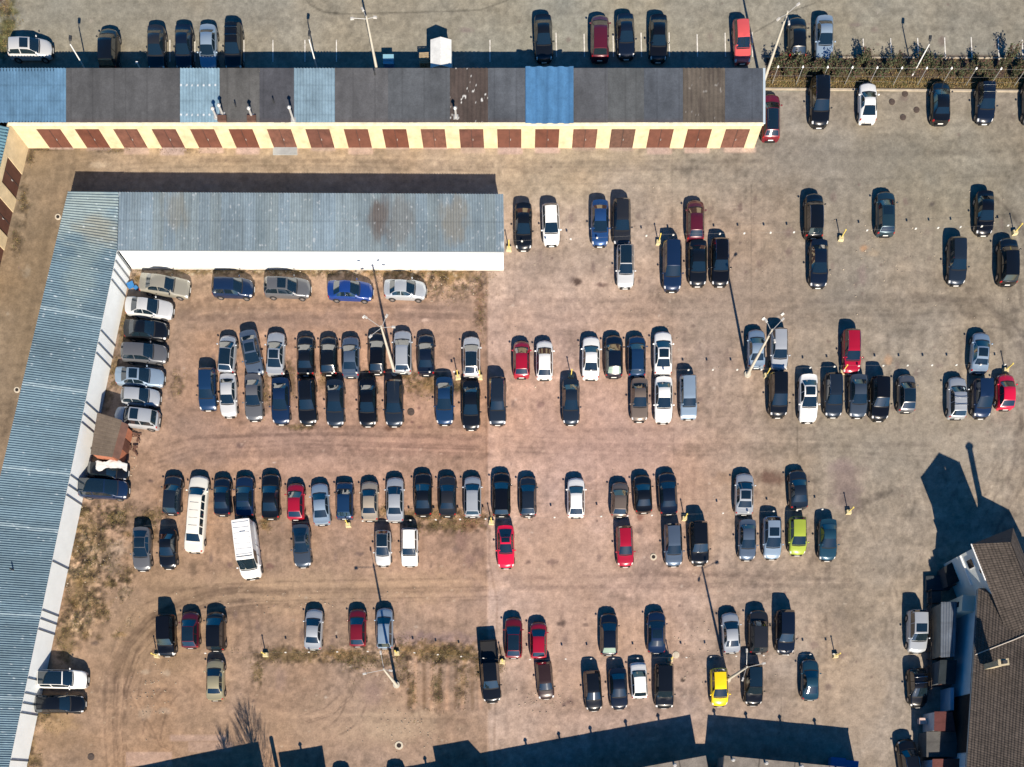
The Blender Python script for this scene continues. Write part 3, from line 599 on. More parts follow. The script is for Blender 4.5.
# ================================================================ every car of the photograph
ROW={'A':'behind the long garage row','A2':'beyond the hedge strip','B':'below the hedge strip','BG':"at the garage row's east end",
'C1':'upper line, first double row','C2':'lower line, first double row','D1':'upper line, second double row','D2':'lower line, second double row',
'E1':'upper line, third double row','E2':'lower line, third double row','F1':'upper line, fourth double row','F2':'lower line, fourth double row',
'N':'side-on below the white warehouse wall','V':'side-on by the slanting white wall','H':'beside the sheds of the tiled house','X':'only its shadow inside the bottom edge'}
FLEET=[ # px,py, length,width, heading, kind, colour, features, row
(29.5,48,4.3,1.78,'E','estate','pale silver',('sunroof',),'A'),(108,48,4.1,1.85,'N','minivan','black',(),'A'),(156,47.5,4.3,1.75,'S','sedan','dark grey',(),'A'),(183.5,47,4.3,1.72,'S','sedan','blue black',(),'A'),
(208,47,4.3,1.72,'S','sedan','blue silver',(),'A'),(233,46,4.5,1.78,'S','estate','black',('bars',),'A'),
(543.5,37.5,4.4,1.78,'S+2','sedan','black',(),'A'),(600,36,4.4,1.80,'N','minivan','maroon',(),'A'),(626,35.5,4.2,1.72,'S+2','sedan','blue black',(),'A'),(658.5,37.5,4.4,1.78,'S','sedan','glossy black',(),'A'),(742,40.5,4.1,1.66,'S+3','hatchback','salmon red',('boxy',),'A'),
(797.5,36.5,4.1,1.8,'N','estate','black',(),'A2'),(824.5,38,4.3,1.75,'S','sedan','blue silver',(),'A2'),
(771,116,4.6,1.8,'N','estate','dark red',('glass roof',),'BG'),(820.5,100.5,4.7,1.85,'S','suv','black',('rails',),'B'),(868,101.5,4.0,1.75,'N','coupe','white',(),'B'),(941,101.5,4.2,1.8,'N','sedan','black',(),'B'),(986,102,3.9,1.78,'S','estate','blue black',('bars',),'B'),(1033,101,4.3,1.78,'S','sedan','dark slate',(),'B'),
# first double row
(523.5,226,4.5,1.7,'S','sedan','black',(),'C1'),(551,224,4.0,1.72,'S+2','hatchback','white',(),'C1'),(600,222.5,4.4,1.74,'S','sedan','blue',(),'C1'),(622,221.5,4.5,1.75,'S','estate','dark grey',(),'C1'),(695.5,219.5,4.1,1.76,'N','hatchback','maroon',(),'C1'),
(814.5,214.5,4.4,1.8,'N','suv','black',('rails',),'C1'),(886,212.5,4.4,1.82,'N','estate','dark teal',('sunroof',),'C1'),(985,212.5,4.2,1.75,'S','sedan','glossy black',(),'C1'),
(625.5,265.5,4.2,1.74,'S','estate','pale silver',('glass roof',),'C2'),(672.5,264.5,4.9,1.84,'S','suv','navy',(),'C2'),(698,262.5,4.4,1.78,'S','sedan','black',(),'C2'),(720.5,261.5,4.6,1.8,'S','estate','glossy black',('rails',),'C2'),
(819,263,4.6,1.8,'S','sedan','blue black',(),'C2'),(957.5,260.5,4.6,1.82,'S','estate','dark slate',(),'C2'),(1009,260,4.6,1.84,'N','suv','black',(),'C2'),
# second double row, right-hand half
(521.5,358.5,3.7,1.66,'N','hatchback','red',(),'D1'),(544.5,359,3.9,1.68,'N','hatchback','white',(),'D1'),(591,357,4.3,1.76,'N-1','sedan','white',(),'D1'),(614,355.5,4.2,1.76,'N','hatchback','blue black',('pale rear glass',),'D1'),(637,355.5,4.1,1.74,'N','estate','dark blue',(),'D1'),(663,352.5,4.4,1.8,'N','sedan','white',('sunroof',),'D1'),
(756.5,348,3.9,1.72,'N','sedan','blue silver',(),'D1'),(779.5,349,4.1,1.7,'S','estate','silver',(),'D1'),(852,351,4.3,1.76,'S','estate','red',('rails',),'D1'),(980.5,352,4.1,1.76,'N-4','sedan','blue silver',('sunroof',),'D1'),
(571,401.5,4.4,1.72,'S','sedan','dark slate',(),'D2'),(639.5,399.5,4.2,1.72,'S','sedan','taupe',(),'D2'),(663.5,399.5,4.5,1.78,'S','sedan','white',(),'D2'),(688.5,396.5,4.3,1.66,'S+1','estate','blue silver',('boxy',),'D2'),
(779,393.5,4.4,1.8,'S','minivan','black',(),'D2'),(808.5,398,4.7,1.82,'S','sedan','white',('sunroof',),'D2'),(834,394.5,4.3,1.76,'S','estate','dark slate',('rails',),'D2'),(858.5,395.5,4.2,1.78,'S','sedan','slate',(),'D2'),(880.5,397.5,4.3,1.8,'S','suv','glossy black',(),'D2'),(907,392.5,3.8,1.72,'N','hatchback','grey',('glass roof',),'D2'),
(957.5,397,4.2,1.8,'N','estate','silver',('bars',),'D2'),(983,397.5,3.8,1.78,'S','minivan','navy',(),'D2'),(1006,391,3.6,1.7,'N','hatchback','bright red',(),'D2'),
# second double row, left-hand half
(227,353.5,3.9,1.7,'N-4','hatchback','silver',('glass roof',),'D1'),(251.5,353,4.5,1.78,'S+11','sedan','slate blue',('sunroof',),'D1'),(275.5,353,4.4,1.78,'N-2','sedan','silver',('sunroof',),'D1'),(305.5,355,4.0,1.72,'N','sedan','black',(),'D1'),(328.5,355,3.9,1.72,'N','hatchback','black',(),'D1'),(350.5,356,4.1,1.74,'N','sedan','slate blue',(),'D1'),
(377,352.5,4.2,1.72,'N','hatchback','glossy black',(),'D1'),(402.5,351,4.3,1.8,'N','estate','silver',('rails',),'D1'),(426,354,4.1,1.7,'N','sedan','blue black',(),'D1'),(471.5,356,4.1,1.72,'N','hatchback','pale silver',('glass roof',),'D1'),
(207,388.5,4.1,1.72,'S+1','hatchback','dark blue',('boxy',),'D2'),(228,395,4.2,1.68,'S+1','sedan','pale silver',(),'D2'),(253.5,397,4.5,1.78,'S+1','sedan','grey',(),'D2'),(280.5,400.5,4.5,1.82,'S','sedan','navy',(),'D2'),(307,401,4.5,1.82,'S+2','estate','black',('rails',),'D2'),(335,402.5,4.5,1.82,'S','sedan','dark slate',(),'D2'),
(367.5,402.5,4.5,1.8,'S','sedan','glossy black',(),'D2'),(394,402.5,4.5,1.82,'S','estate','dark slate',(),'D2'),(444.5,400.5,4.6,1.8,'S','sedan','dark blue',(),'D2'),(471,405,4.7,1.78,'S','sedan','black',(),'D2'),(497.5,400.5,4.6,1.7,'S','estate','dark slate',('rails','boxy'),'D2'),
# third double row
(172,494.5,3.9,1.76,'N-4','estate','dark slate',(),'E1'),(196.3,513.5,7.7,1.9,'N-4.5','limousine','cream white',(),'E1'),(222,496,3.8,1.68,'N','sedan','blue black',(),'E1'),(244.5,496,4.1,1.78,'N','sedan','navy',('glass roof',),'E1'),(270.5,496,4.5,1.8,'N','sedan','black',(),'E1'),(295.5,501,3.7,1.72,'N','hatchback','red',(),'E1'),
(320.5,503.5,4.2,1.74,'N+4','sedan','blue silver',(),'E1'),(344.5,500,3.7,1.68,'N','hatchback','dark blue',('boxy',),'E1'),(369.5,500.5,4.0,1.7,'N','sedan','beige',(),'E1'),(395,499,4.5,1.74,'N','sedan','silver',(),'E1'),(423,494,4.3,1.76,'N','sedan','black',(),'E1'),(447.5,495.5,4.1,1.74,'N','sedan','dark grey',(),'E1'),(472.5,496,4.1,1.72,'N','estate','silver',('rails',),'E1'),(501.5,494,4.4,1.8,'N','estate','glossy black',(),'E1'),
(528,496,4.0,1.7,'N','hatchback','dark slate',(),'E1'),(576,497,4.0,1.74,'N','hatchback','white',('rails',),'E1'),(620,499,3.5,1.72,'N-2','hatchback','taupe',(),'E1'),(643,493.5,3.8,1.74,'N+3','sedan','black',(),'E1'),(668,493,4.2,1.8,'N+3','sedan','blue black',(),'E1'),(744.5,493.5,4.2,1.82,'N-1','sedan','silver',('sunroof',),'E1'),(798.5,489,3.9,1.78,'N+3','sedan','dark slate',(),'E1'),
(141.5,548.5,4.3,1.76,'S','coupe','grey',('glass roof',),'E2'),(167.5,548.5,3.9,1.7,'S','sedan','black',(),'E2'),(246.5,549,5.6,2.1,'S+7','van','white',(),'E2'),(301.5,545.5,4.2,1.76,'S+3','coupe','slate',('sunroof',),'E2'),(383,548,3.5,1.6,'S','hatchback','pale silver',('glass roof',),'E2'),(409.5,547,3.7,1.66,'S','estate','white',('boxy',),'E2'),
(505.7,546.5,4.2,1.72,'S+1','coupe','bright red',('sunroof',),'E2'),(625,546,4.0,1.68,'S+2','estate','red',('rails',),'E2'),(673.5,544.5,4.2,1.76,'S+2','estate','slate blue',(),'E2'),(699.5,542.5,4.3,1.84,'S+2','suv','black',(),'E2'),(747.5,539.5,4.0,1.72,'S','sedan','slate blue',(),'E2'),(772.5,537.5,4.2,1.78,'S','hatchback','blue silver',('sunroof',),'E2'),(798,535.5,3.8,1.74,'S','hatchback','lime green',(),'E2'),(828,539.5,4.1,1.78,'S','sedan','teal blue',(),'E2'),
# fourth double row
(165.5,635,4.1,1.72,'S+1','suv','glossy black',('boxy',),'F1'),(190,629.5,3.7,1.74,'N','hatchback','maroon',('glass roof',),'F1'),(215,631,3.9,1.82,'N','minivan','black',(),'F1'),(313.5,629,4.1,1.74,'N-3','sedan','silver',(),'F1'),(357.5,627.5,3.8,1.7,'N','hatchback','dark red',(),'F1'),(384.5,628,4.1,1.68,'N','estate','blue silver',('rails',),'F1'),
(513.5,637.5,4.1,1.72,'N','hatchback','dark red',('glass roof',),'F1'),(538.5,640,3.7,1.68,'N','hatchback','red',(),'F1'),(609,634,4.2,1.76,'N','hatchback','blue black',('pale rear glass',),'F1'),(656.5,632,4.2,1.8,'N','sedan','navy',('sunroof',),'F1'),(731,632.5,4.1,1.74,'N+3','sedan','silver',(),'F1'),(759,631.5,4.3,1.88,'N','suv','dark grey',(),'F1'),(786,631.5,4.4,1.82,'S','suv','blue black',(),'F1'),
(215,679.5,4.2,1.74,'N','sedan','gold',(),'F2'),(490,671,6.2,1.86,'S+4','pickup','black',(),'F2'),(545,680,3.7,1.62,'S+5','hatchback','dark brown',('boxy',),'F2'),(593,690.5,4.0,1.72,'S+4','estate','black',(),'F2'),(618.5,688.5,4.1,1.76,'S+3','sedan','blue black',(),'F2'),(639,680,3.6,1.62,'N+3','hatchback','white',('boxy',),'F2'),(664.5,685.5,4.4,1.84,'S','suv','black',('boxy',),'F2'),(719.5,687,3.8,1.74,'S+2','hatchback','yellow',(),'F2'),(754,684.5,4.1,1.8,'S','suv','glossy black',('glass roof',),'F2'),(810.3,679.5,4.1,1.7,'N','sedan','teal blue',(),'F2'),
# side-on cars
(164.5,285,4.9,1.82,'E-8','sedan','champagne',('boxy',),'N'),(232.5,287,4.1,1.82,'E-2','estate','navy',(),'N'),(287,287,4.6,1.86,'E-2','estate','grey',('sunroof',),'N'),(350,290,4.5,1.78,'E-2','sedan','bright blue',(),'N'),(405,289,4.2,1.78,'E-2','sedan','silver',(),'N'),
(149,307.5,4.7,1.8,'E-6','sedan','pale silver',(),'V'),(145.5,329.5,4.3,1.82,'E-3','sedan','black',(),'V'),(144,352.5,4.5,1.84,'E-3','estate','grey',(),'V'),(139.5,376.5,4.8,1.8,'E-3','sedan','blue silver',('sunroof',),'V'),(140.5,396.5,3.8,1.72,'E-4','hatchback','silver',(),'V'),(136,417,4.5,1.82,'W-7','suv','silver',('sunroof',),'V'),
(107.5,471,3.9,1.7,'E-4','hatchback','black',(),'V'),(102.5,488,4.9,1.86,'E-3','minivan','navy',('glass roof',),'V'),(61.5,679,4.9,1.86,'E-1','suv','white',('glass roof',),'V'),(59.5,704,4.9,1.80,'E','estate','black',(),'V'),
# by the house, and two below the edge whose shadows reach in
(918,631,4.3,1.88,'S','suv','silver',('sunroof',),'H'),(918,687.5,3.9,1.82,'S+4','hatchback','glossy black',('bars',),'H'),(909.5,762,4.6,1.82,'N+8','suv','black',('rails',),'H'),
(341,791,4.4,1.7,'N','estate','dark grey',(),'X'),(396,789,4.4,1.75,'N','estate','grey',(),'X')]
FEAT={'sunroof':'with a sunroof','glass roof':'with a black glass roof','rails':'with bright roof rails','bars':'with roof crossbars','boxy':'','pale rear glass':'with a pale rear window'}
COLW={'glossy black':'shiny black','blue black':'blackish navy','navy':'navy blue','dark slate':'dark slate','slate blue':'slate blue','dark teal':'dark teal','blue silver':'bluish silver','pale silver':'pale silver','gold':'khaki gold'}
def desc(c,feat=True):
    col=COLW.get(c[6],c[6]); k=WORD[c[5]]
    if 'boxy' in c[7] and k in('estate car','hatchback','sedan','SUV'): col='boxy '+col
    d=col+' '+k
    if feat:
        for f in c[7]:
            if FEAT[f]: d+=' '+FEAT[f]; break
    return d
ORD='first second third fourth fifth sixth seventh eighth ninth tenth eleventh twelfth thirteenth fourteenth fifteenth sixteenth seventeenth eighteenth nineteenth twentieth'.split()
def short(c):
    return COLW.get(c[6],c[6])+' '+{'estate car':'estate','hatchback':'hatchback','sedan':'sedan','SUV':'SUV','cargo van':'van','stretch limousine':'limousine','pickup truck':'pickup'}.get(WORD[c[5]],WORD[c[5]])
def labels():
    out={}; rows={}
    for c in FLEET: rows.setdefault(c[8],[]).append(c)
    for k in rows: rows[k].sort(key=lambda c:(c[1] if k=='V' else c[0]))
    cnt={}
    for c in FLEET: cnt[desc(c)]=cnt.get(desc(c),0)+1
    cand={}
    for k,r in rows.items():
        for i,c in enumerate(r):
            nose={'N':'nose up','S':'nose down','E':'nose right','W':'nose left'}[c[4][0]]
            near=''
            if 0<i<len(r)-1: near='between '+short(r[i-1])+' and '+short(r[i+1])
            elif len(r)>1: near='beside '+short(r[1] if i==0 else r[-2])+(', at the row end' if k not in('A2','X') else '')
            if cnt[desc(c)]==1 and (desc(c)!=desc(c,False) or sum(desc(o,False)==desc(c,False) for o in r)==1): l=desc(c)+', '+ROW[k]
            else:
                l=desc(c)+' '+near+', '+ROW[k]
                if len(l.split())>16: l=desc(c,False)+' '+near+', '+ROW[k]
                if len(l.split())>16:
                    l=desc(c,False)+', '+ORD[i]+(' from the top, ' if k=='V' else ' from the left, ')+ROW[k]
            out[id(c)]=(l,i,k,c)
    seen={}
    for cid,(l,i,k,c) in out.items(): seen.setdefault(l,[]).append(cid)
    for l,ids in seen.items():
        if len(ids)>1:
            for cid in ids:
                _,i,k,c=out[cid]; out[cid]=(desc(c,False)+', '+ORD[i]+(' from the top, ' if k=='V' else ' from the left, ')+ROW[k],i,k,c)
    return {cid:v[0] for cid,v in out.items()}
def fleet():
    L=labels(); chk={}
    for c in FLEET:
        t=car(*c[:8]); l=L[id(c)]; l=l[0].lower()+l[1:] if not l.startswith('SUV') else l
        chk[l]=chk.get(l,0)+1
        tag(t,l,CAT.get(c[5],'car'),'cars parked around the lot')
    for l,n in chk.items():
        if n>1 or not 4<=len(l.split())<=16: print('LABEL?',n,len(l.split()),l)
    print('CARS',len(FLEET))
fleet()
# ================================================================ buildings
ROOFM=attr_mat('weathered_roof',.62,.35,0.0,(20,.14),(90,.12),.25)
FELT=attr_mat('felt_roof',.9,.2,0.0,(16,.16),(80,.18),.35)
YEL=mat('yellow_brick',(.58,.47,.295),.85,noise=(1.1,.22),bump=(14,.25))
YCOP=mat('yellow_coping',(.74,.66,.46),.8,noise=(2,.2))
BRDOOR=mat('brown_metal_door',(.125,.048,.032),.6,noise=(1.4,.22))
DOORS=[BRDOOR,mat('brown_metal_door_b',(.110,.046,.034),.6,noise=(.9,.4)),mat('brown_metal_door_c',(.135,.058,.040),.65,noise=(1.8,.35)),mat('brown_metal_door_d',(.118,.042,.027),.55,noise=(1.2,.3))]
DKDOOR=mat('dark_brown_door',(.085,.036,.026),.6,noise=(1.4,.22))
WHITEW=mat('white_rendered_wall',(.76,.80,.81),.8,noise=(.8,.05))
PIPE=mat('galvanised_pipe',(.45,.45,.44),.45,.3); DARKP=mat('dark_downpipe',(.03,.032,.035),.6); RUST=mat('rusty_brown',(.10,.05,.035),.8,noise=(3,.3))
def quad(nm,corners,m,parent,lift=0):
    mb=MB(); mb.add([(a,b,c+lift) for a,b,c in corners],[(0,1,2,3)]); return mb.build(nm,m,parent)
def sheet(name,P0,P1,P2,P3,nu,nv,zf,cf,m,parent):
    """roof sheet between four 3-D corners: P0->P1 is u, P0->P3 is v; u,v passed in metres"""
    P0,P1,P2,P3=[np.array(p,float) for p in (P0,P1,P2,P3)]
    u=np.linspace(0,1,nu); v=np.linspace(0,1,nv); U,V=np.meshgrid(u,v)
    Q=((1-U)*(1-V))[...,None]*P0+(U*(1-V))[...,None]*P1+(U*V)[...,None]*P2+((1-U)*V)[...,None]*P3
    lu=np.linalg.norm(P1-P0); lv=np.linalg.norm(P3-P0); n=np.cross(P1-P0,P3-P0); n/=np.linalg.norm(n)
    if n[2]<0: n=-n
    Q=Q+zf(U*lu,V*lv)[...,None]*n
    return link(name,grid_mesh(name,Q[...,0],Q[...,1],Q[...,2],cf(U*lu,V*lv),m),parent)
def corr(p,a): return lambda u,v: a*np.clip(np.sin(2*np.pi*u/p)*1.6,-1,1)
def flat(u,v): return (fbm(u,v,.8,2,3)-.5)*.02
def P3(px,py,h): return (*W(px,py,h),h)
GH=3.14
# ---------------------------------------------------------------- the long garage row
def garage_row():
    root=empty('garage_row',(gx(395),gy(148),0)); M=Matrix.Translation((-gx(395),-gy(148),0))
    tag(root,'long yellow brick garage row with brown doors and patchwork of dark and blue roofs','garages')
    def rel(o): o.location=(-gx(395),-gy(148),0); return o
    yS=gy(148.3); yN=gy(95.5); xE=W(763,123,GH)[0]; xW=gx(-130)
    xcor=gx(27.5)
    mb=MB(); t=.25
    # front wall is pierced by the doors: piers, lintel
    doors=[W(36+38.45*i+(0 if i<12 else (-.3)*(i-11)),128.3,2.45)[0] for i in range(19)]; dw=2.35
    segs=[]; x=xcor
    for d in doors: segs.append((x,d)); x=d+dw
    segs.append((x,xE))
    for a,b in segs:
        if b>a: mb.box(((a+b)/2,yS+t/2,1.225),(b-a,t,2.45))
    mb.box(((xcor+xE)/2,yS+t/2,2.45+.34),(xE-xcor,t,.68))
    mb.box((xE-t/2,(yS+t+yN)/2,1.565),(t,yN-yS-t,3.13)); mb.box(((xW+xE-t)/2,yN-t/2,1.565),(xE-t-xW,t,3.13))
    rel(mb.build('wall',YEL,root))
    cp=MB(); cp.box(((xcor+xE)/2,yS-.03,GH-.03),(xE-xcor+.1,.22,.13)); rel(cp.build('cornice',YCOP,root))
    for i,d in enumerate(doors):
        lx=d+dw/2
        m=MB(); m.box((lx,yS+.10,1.2),(dw-.01,.06,2.40))
        for q in (-dw*.25,dw*.25): m.box((lx+q,yS+.055,1.2),(dw*.44,.03,2.2))
        m.box((lx,yS+.06,1.2),(.03,.02,2.35),0,1)
        o=rel(m.build('garage_door',[RUST if i==15 else DOORS[(i*7)%4],DARKP],root))
        h=MB(); h.box((lx+.12,yS+.02,1.1),(.05,.05,.18)); o2=h.build('handle',PIPE,o)
    # roof sections
    secs=[(-130,66,(.10,.20,.31),'c'),(66,180,(.078,.080,.084),'f'),(180,219.5,(.19,.29,.36),'c'),(219.5,259.5,(.092,.092,.090),'f'),(259.5,294,(.066,.069,.080),'f'),(294,335,(.19,.28,.345),'c'),
          (335,388,(.086,.088,.094),'f'),(388,450,(.078,.086,.096),'f'),(450,488,(.072,.056,.050),'w'),(488,525.5,(.080,.090,.105),'f'),(525.5,573.5,(.066,.18,.345),'b'),(573.5,608,(.078,.083,.092),'f'),(608,644,(.086,.093,.098),'f'),(644,683,(.072,.083,.10),'f'),(683,725,(.10,.085,.070),'w'),(725,762.5,(.066,.078,.098),'f')]
    for i,(a,b,c,k) in enumerate(secs):
        h=GH+.02+(i%3)*.012+(.07 if k=='b' else 0); xa=W(a,95,h)[0]; xb=W(b,95,h)[0]
        yt=W(300,68 if k!='b' else 66.5,h)[1]; yb=W(300,122.6 if k!='b' else 123.4,h)[1]
        sd=100+i; c=np.array(c)
        def cf(u,v,c=c,sd=sd,k=k):
            s=1+(fbm(u*1.6,v*.35,1.0,4,sd)-.5)*.5+(fbm(u,v,2.6,4,sd+50)-.5)*.5
            o=c[None,None,:]*s[...,None]
            if k=='w':
                st=sst(.55,.7,fbm(u*2.5,v*.3,1,3,sd+9))[...,None]; o=o*(1-st*.5)+np.array((.055,.045,.04))*st*.5
                sp=sst(.80,.84,fbm(u,v,.28,2,sd+7))[...,None]*(1 if i==8 else .25); o=o*(1-sp)+np.array((.6,.6,.58))*sp
            if k=='c':
                for q in (.30,.57,.83):
                    d=np.abs(v/(5.4)-q)<.012; dot=(np.mod(u,.55)<.16)&d
                    if k=='c' and c[0]>.15 and i==2: o[dot]=(.75,.78,.8)
                    o[np.abs(v/5.4-q-.01)<.008]*=.86
            if k=='f':
                seam=(np.mod(u+sd*.37,1.05)<.06); o[seam]*=.82
                ed=sst(4.7,5.4,v)[...,None]; o=o*(1-ed*.35)+np.array((.10,.06,.05))*ed*.35
            return o
        zf=corr(.30,.03) if k=='c' else (corr(1.05,.04) if k=='b' else (corr(.42,.022) if k=='w' else flat))
        nu=int((xb-xa)/(.05 if k!='f' else .12)); 
        rel(sheet('roof',(xa,yt,h),(xb,yt,h),(xb,yb,h),(xa,yb,h),nu,36,zf,cf,ROOFM if k in'cb' else FELT,root))
    fl=MB(); fl.box((W(764,95,GH)[0],(yN+yS)/2,GH),(.22,yN-yS,.16)); rel(fl.build('verge_trim',mat('pale_blue_metal',(.42,.50,.56),.5),root))
    # flues and patches
    for (bx,by,h) in [(216.5,117.5,1.05),(223,115,1.15),(252,116.8,1.0),(293.5,120.5,1.55),(456,117.5,1.1)]:
        x,y=W(bx,by,GH); m=MB(); m.tube([(x,y,GH),(x,y,GH+h)],.11,10); m.tube([(x,y,GH+h+.05),(x,y,GH+h+.20)],[.20,.05],10); m.box((x,y,GH+.05),(.45,.45,.1))
        rel(m.build('flue_pipe',PIPE,root))
    for (bx,by,w,d) in [(222.5,119.7,.85,.55),(252,119.7,.85,.55)]:
        x,y=W(bx,by,GH); m=MB(); m.box((x,y,GH+.14),(w,d,.2)); rel(m.build('roof_patch',RUST,root))
    for (bx,by) in [(236,107),(274,103),(375,75)]:
        x,y=W(bx,by,GH); m=MB(); m.tube([(x,y,GH),(x,y,GH+.5)],.07,8); rel(m.build('vent_pipe',DARKP,root))
    rp=MB(); rp.prism([(gx(273),gy(142.5)),(gx(297),gy(142.5)),(gx(297.5),gy(155)),(gx(273),gy(155))],-.02,.05)
    tag(rp.build('door_ramp',mat('galvanised_sheet',(.36,.39,.40),.55,.2,noise=(1,.2))),'grey sheet metal ramp before a brown garage door','ramp')
garage_row()
def west_wing():
    root=empty('garage_wing',(0,0,0)); root.location=(gx(10),gy(200),0); off=(-gx(10),-gy(200),0)
    tag(root,'short yellow garage wing with dark brown doors at the far left edge','garages')
    a=np.array((gx(28.6),gy(148.2))); d=np.array((gx(-14),gy(330)))-a; L=np.linalg.norm(d); d/=L; n=np.array((d[1],-d[0]));  # n points west
    if n[0]>0: n=-n
    def pt(s,t): q=a+d*s+n*t; return q[0],q[1]
    mb=MB(); ang=math.atan2(d[1],d[0]); pos=2.7; dw=2.55; gap=1.35; starts=[]
    while pos+dw<L: starts.append(pos); pos+=dw+gap
    x=.02
    for s in starts+[L]:
        c=pt((x+s)/2,.13); mb.box((*c,1.2),(s-x,.25,2.4),ang); x=s+dw
    c=pt(L/2+.01,.13); mb.box((*c,2.76),(L-.02,.25,.70),ang)
    c=pt(L/2,5.4); mb.box((*c,1.55),(L,.25,3.1),ang)
    mb.build('wall',YEL,root,loc=off)
    for s in starts:
        m=MB(); c=pt(s+dw/2,.12); m.box((*c,1.19),(dw-.02,.06,2.38),ang); c=pt(s+dw/2,.075); m.box((*c,1.2),(.03,.03,2.3),ang,1)
        o=m.build('garage_door',[DKDOOR,DARKP],root,loc=off)
        h=MB(); c=pt(s+dw/2+.15,.05); h.box((*c,1.1),(.05,.08,.2),ang); h.build('handle',PIPE,o)
    h=GH
    p0=pt(.4,0-.05); p1=pt(L,-.05); p2=pt(L,5.6); p3=pt(.4,5.6)
    def cf(u,v):
        s=1+(fbm(u*.4,v*1.5,1.2,4,301)-.5)*.5
        return np.array((.10,.20,.25))[None,None,:]*s[...,None]
    sheet('roof',(*p0,h),(*p1,h),(*p2,h+.0),(*p3,h),int(L/.05),20,corr(.30,.03),cf,ROOFM,root).location=off
west_wing()
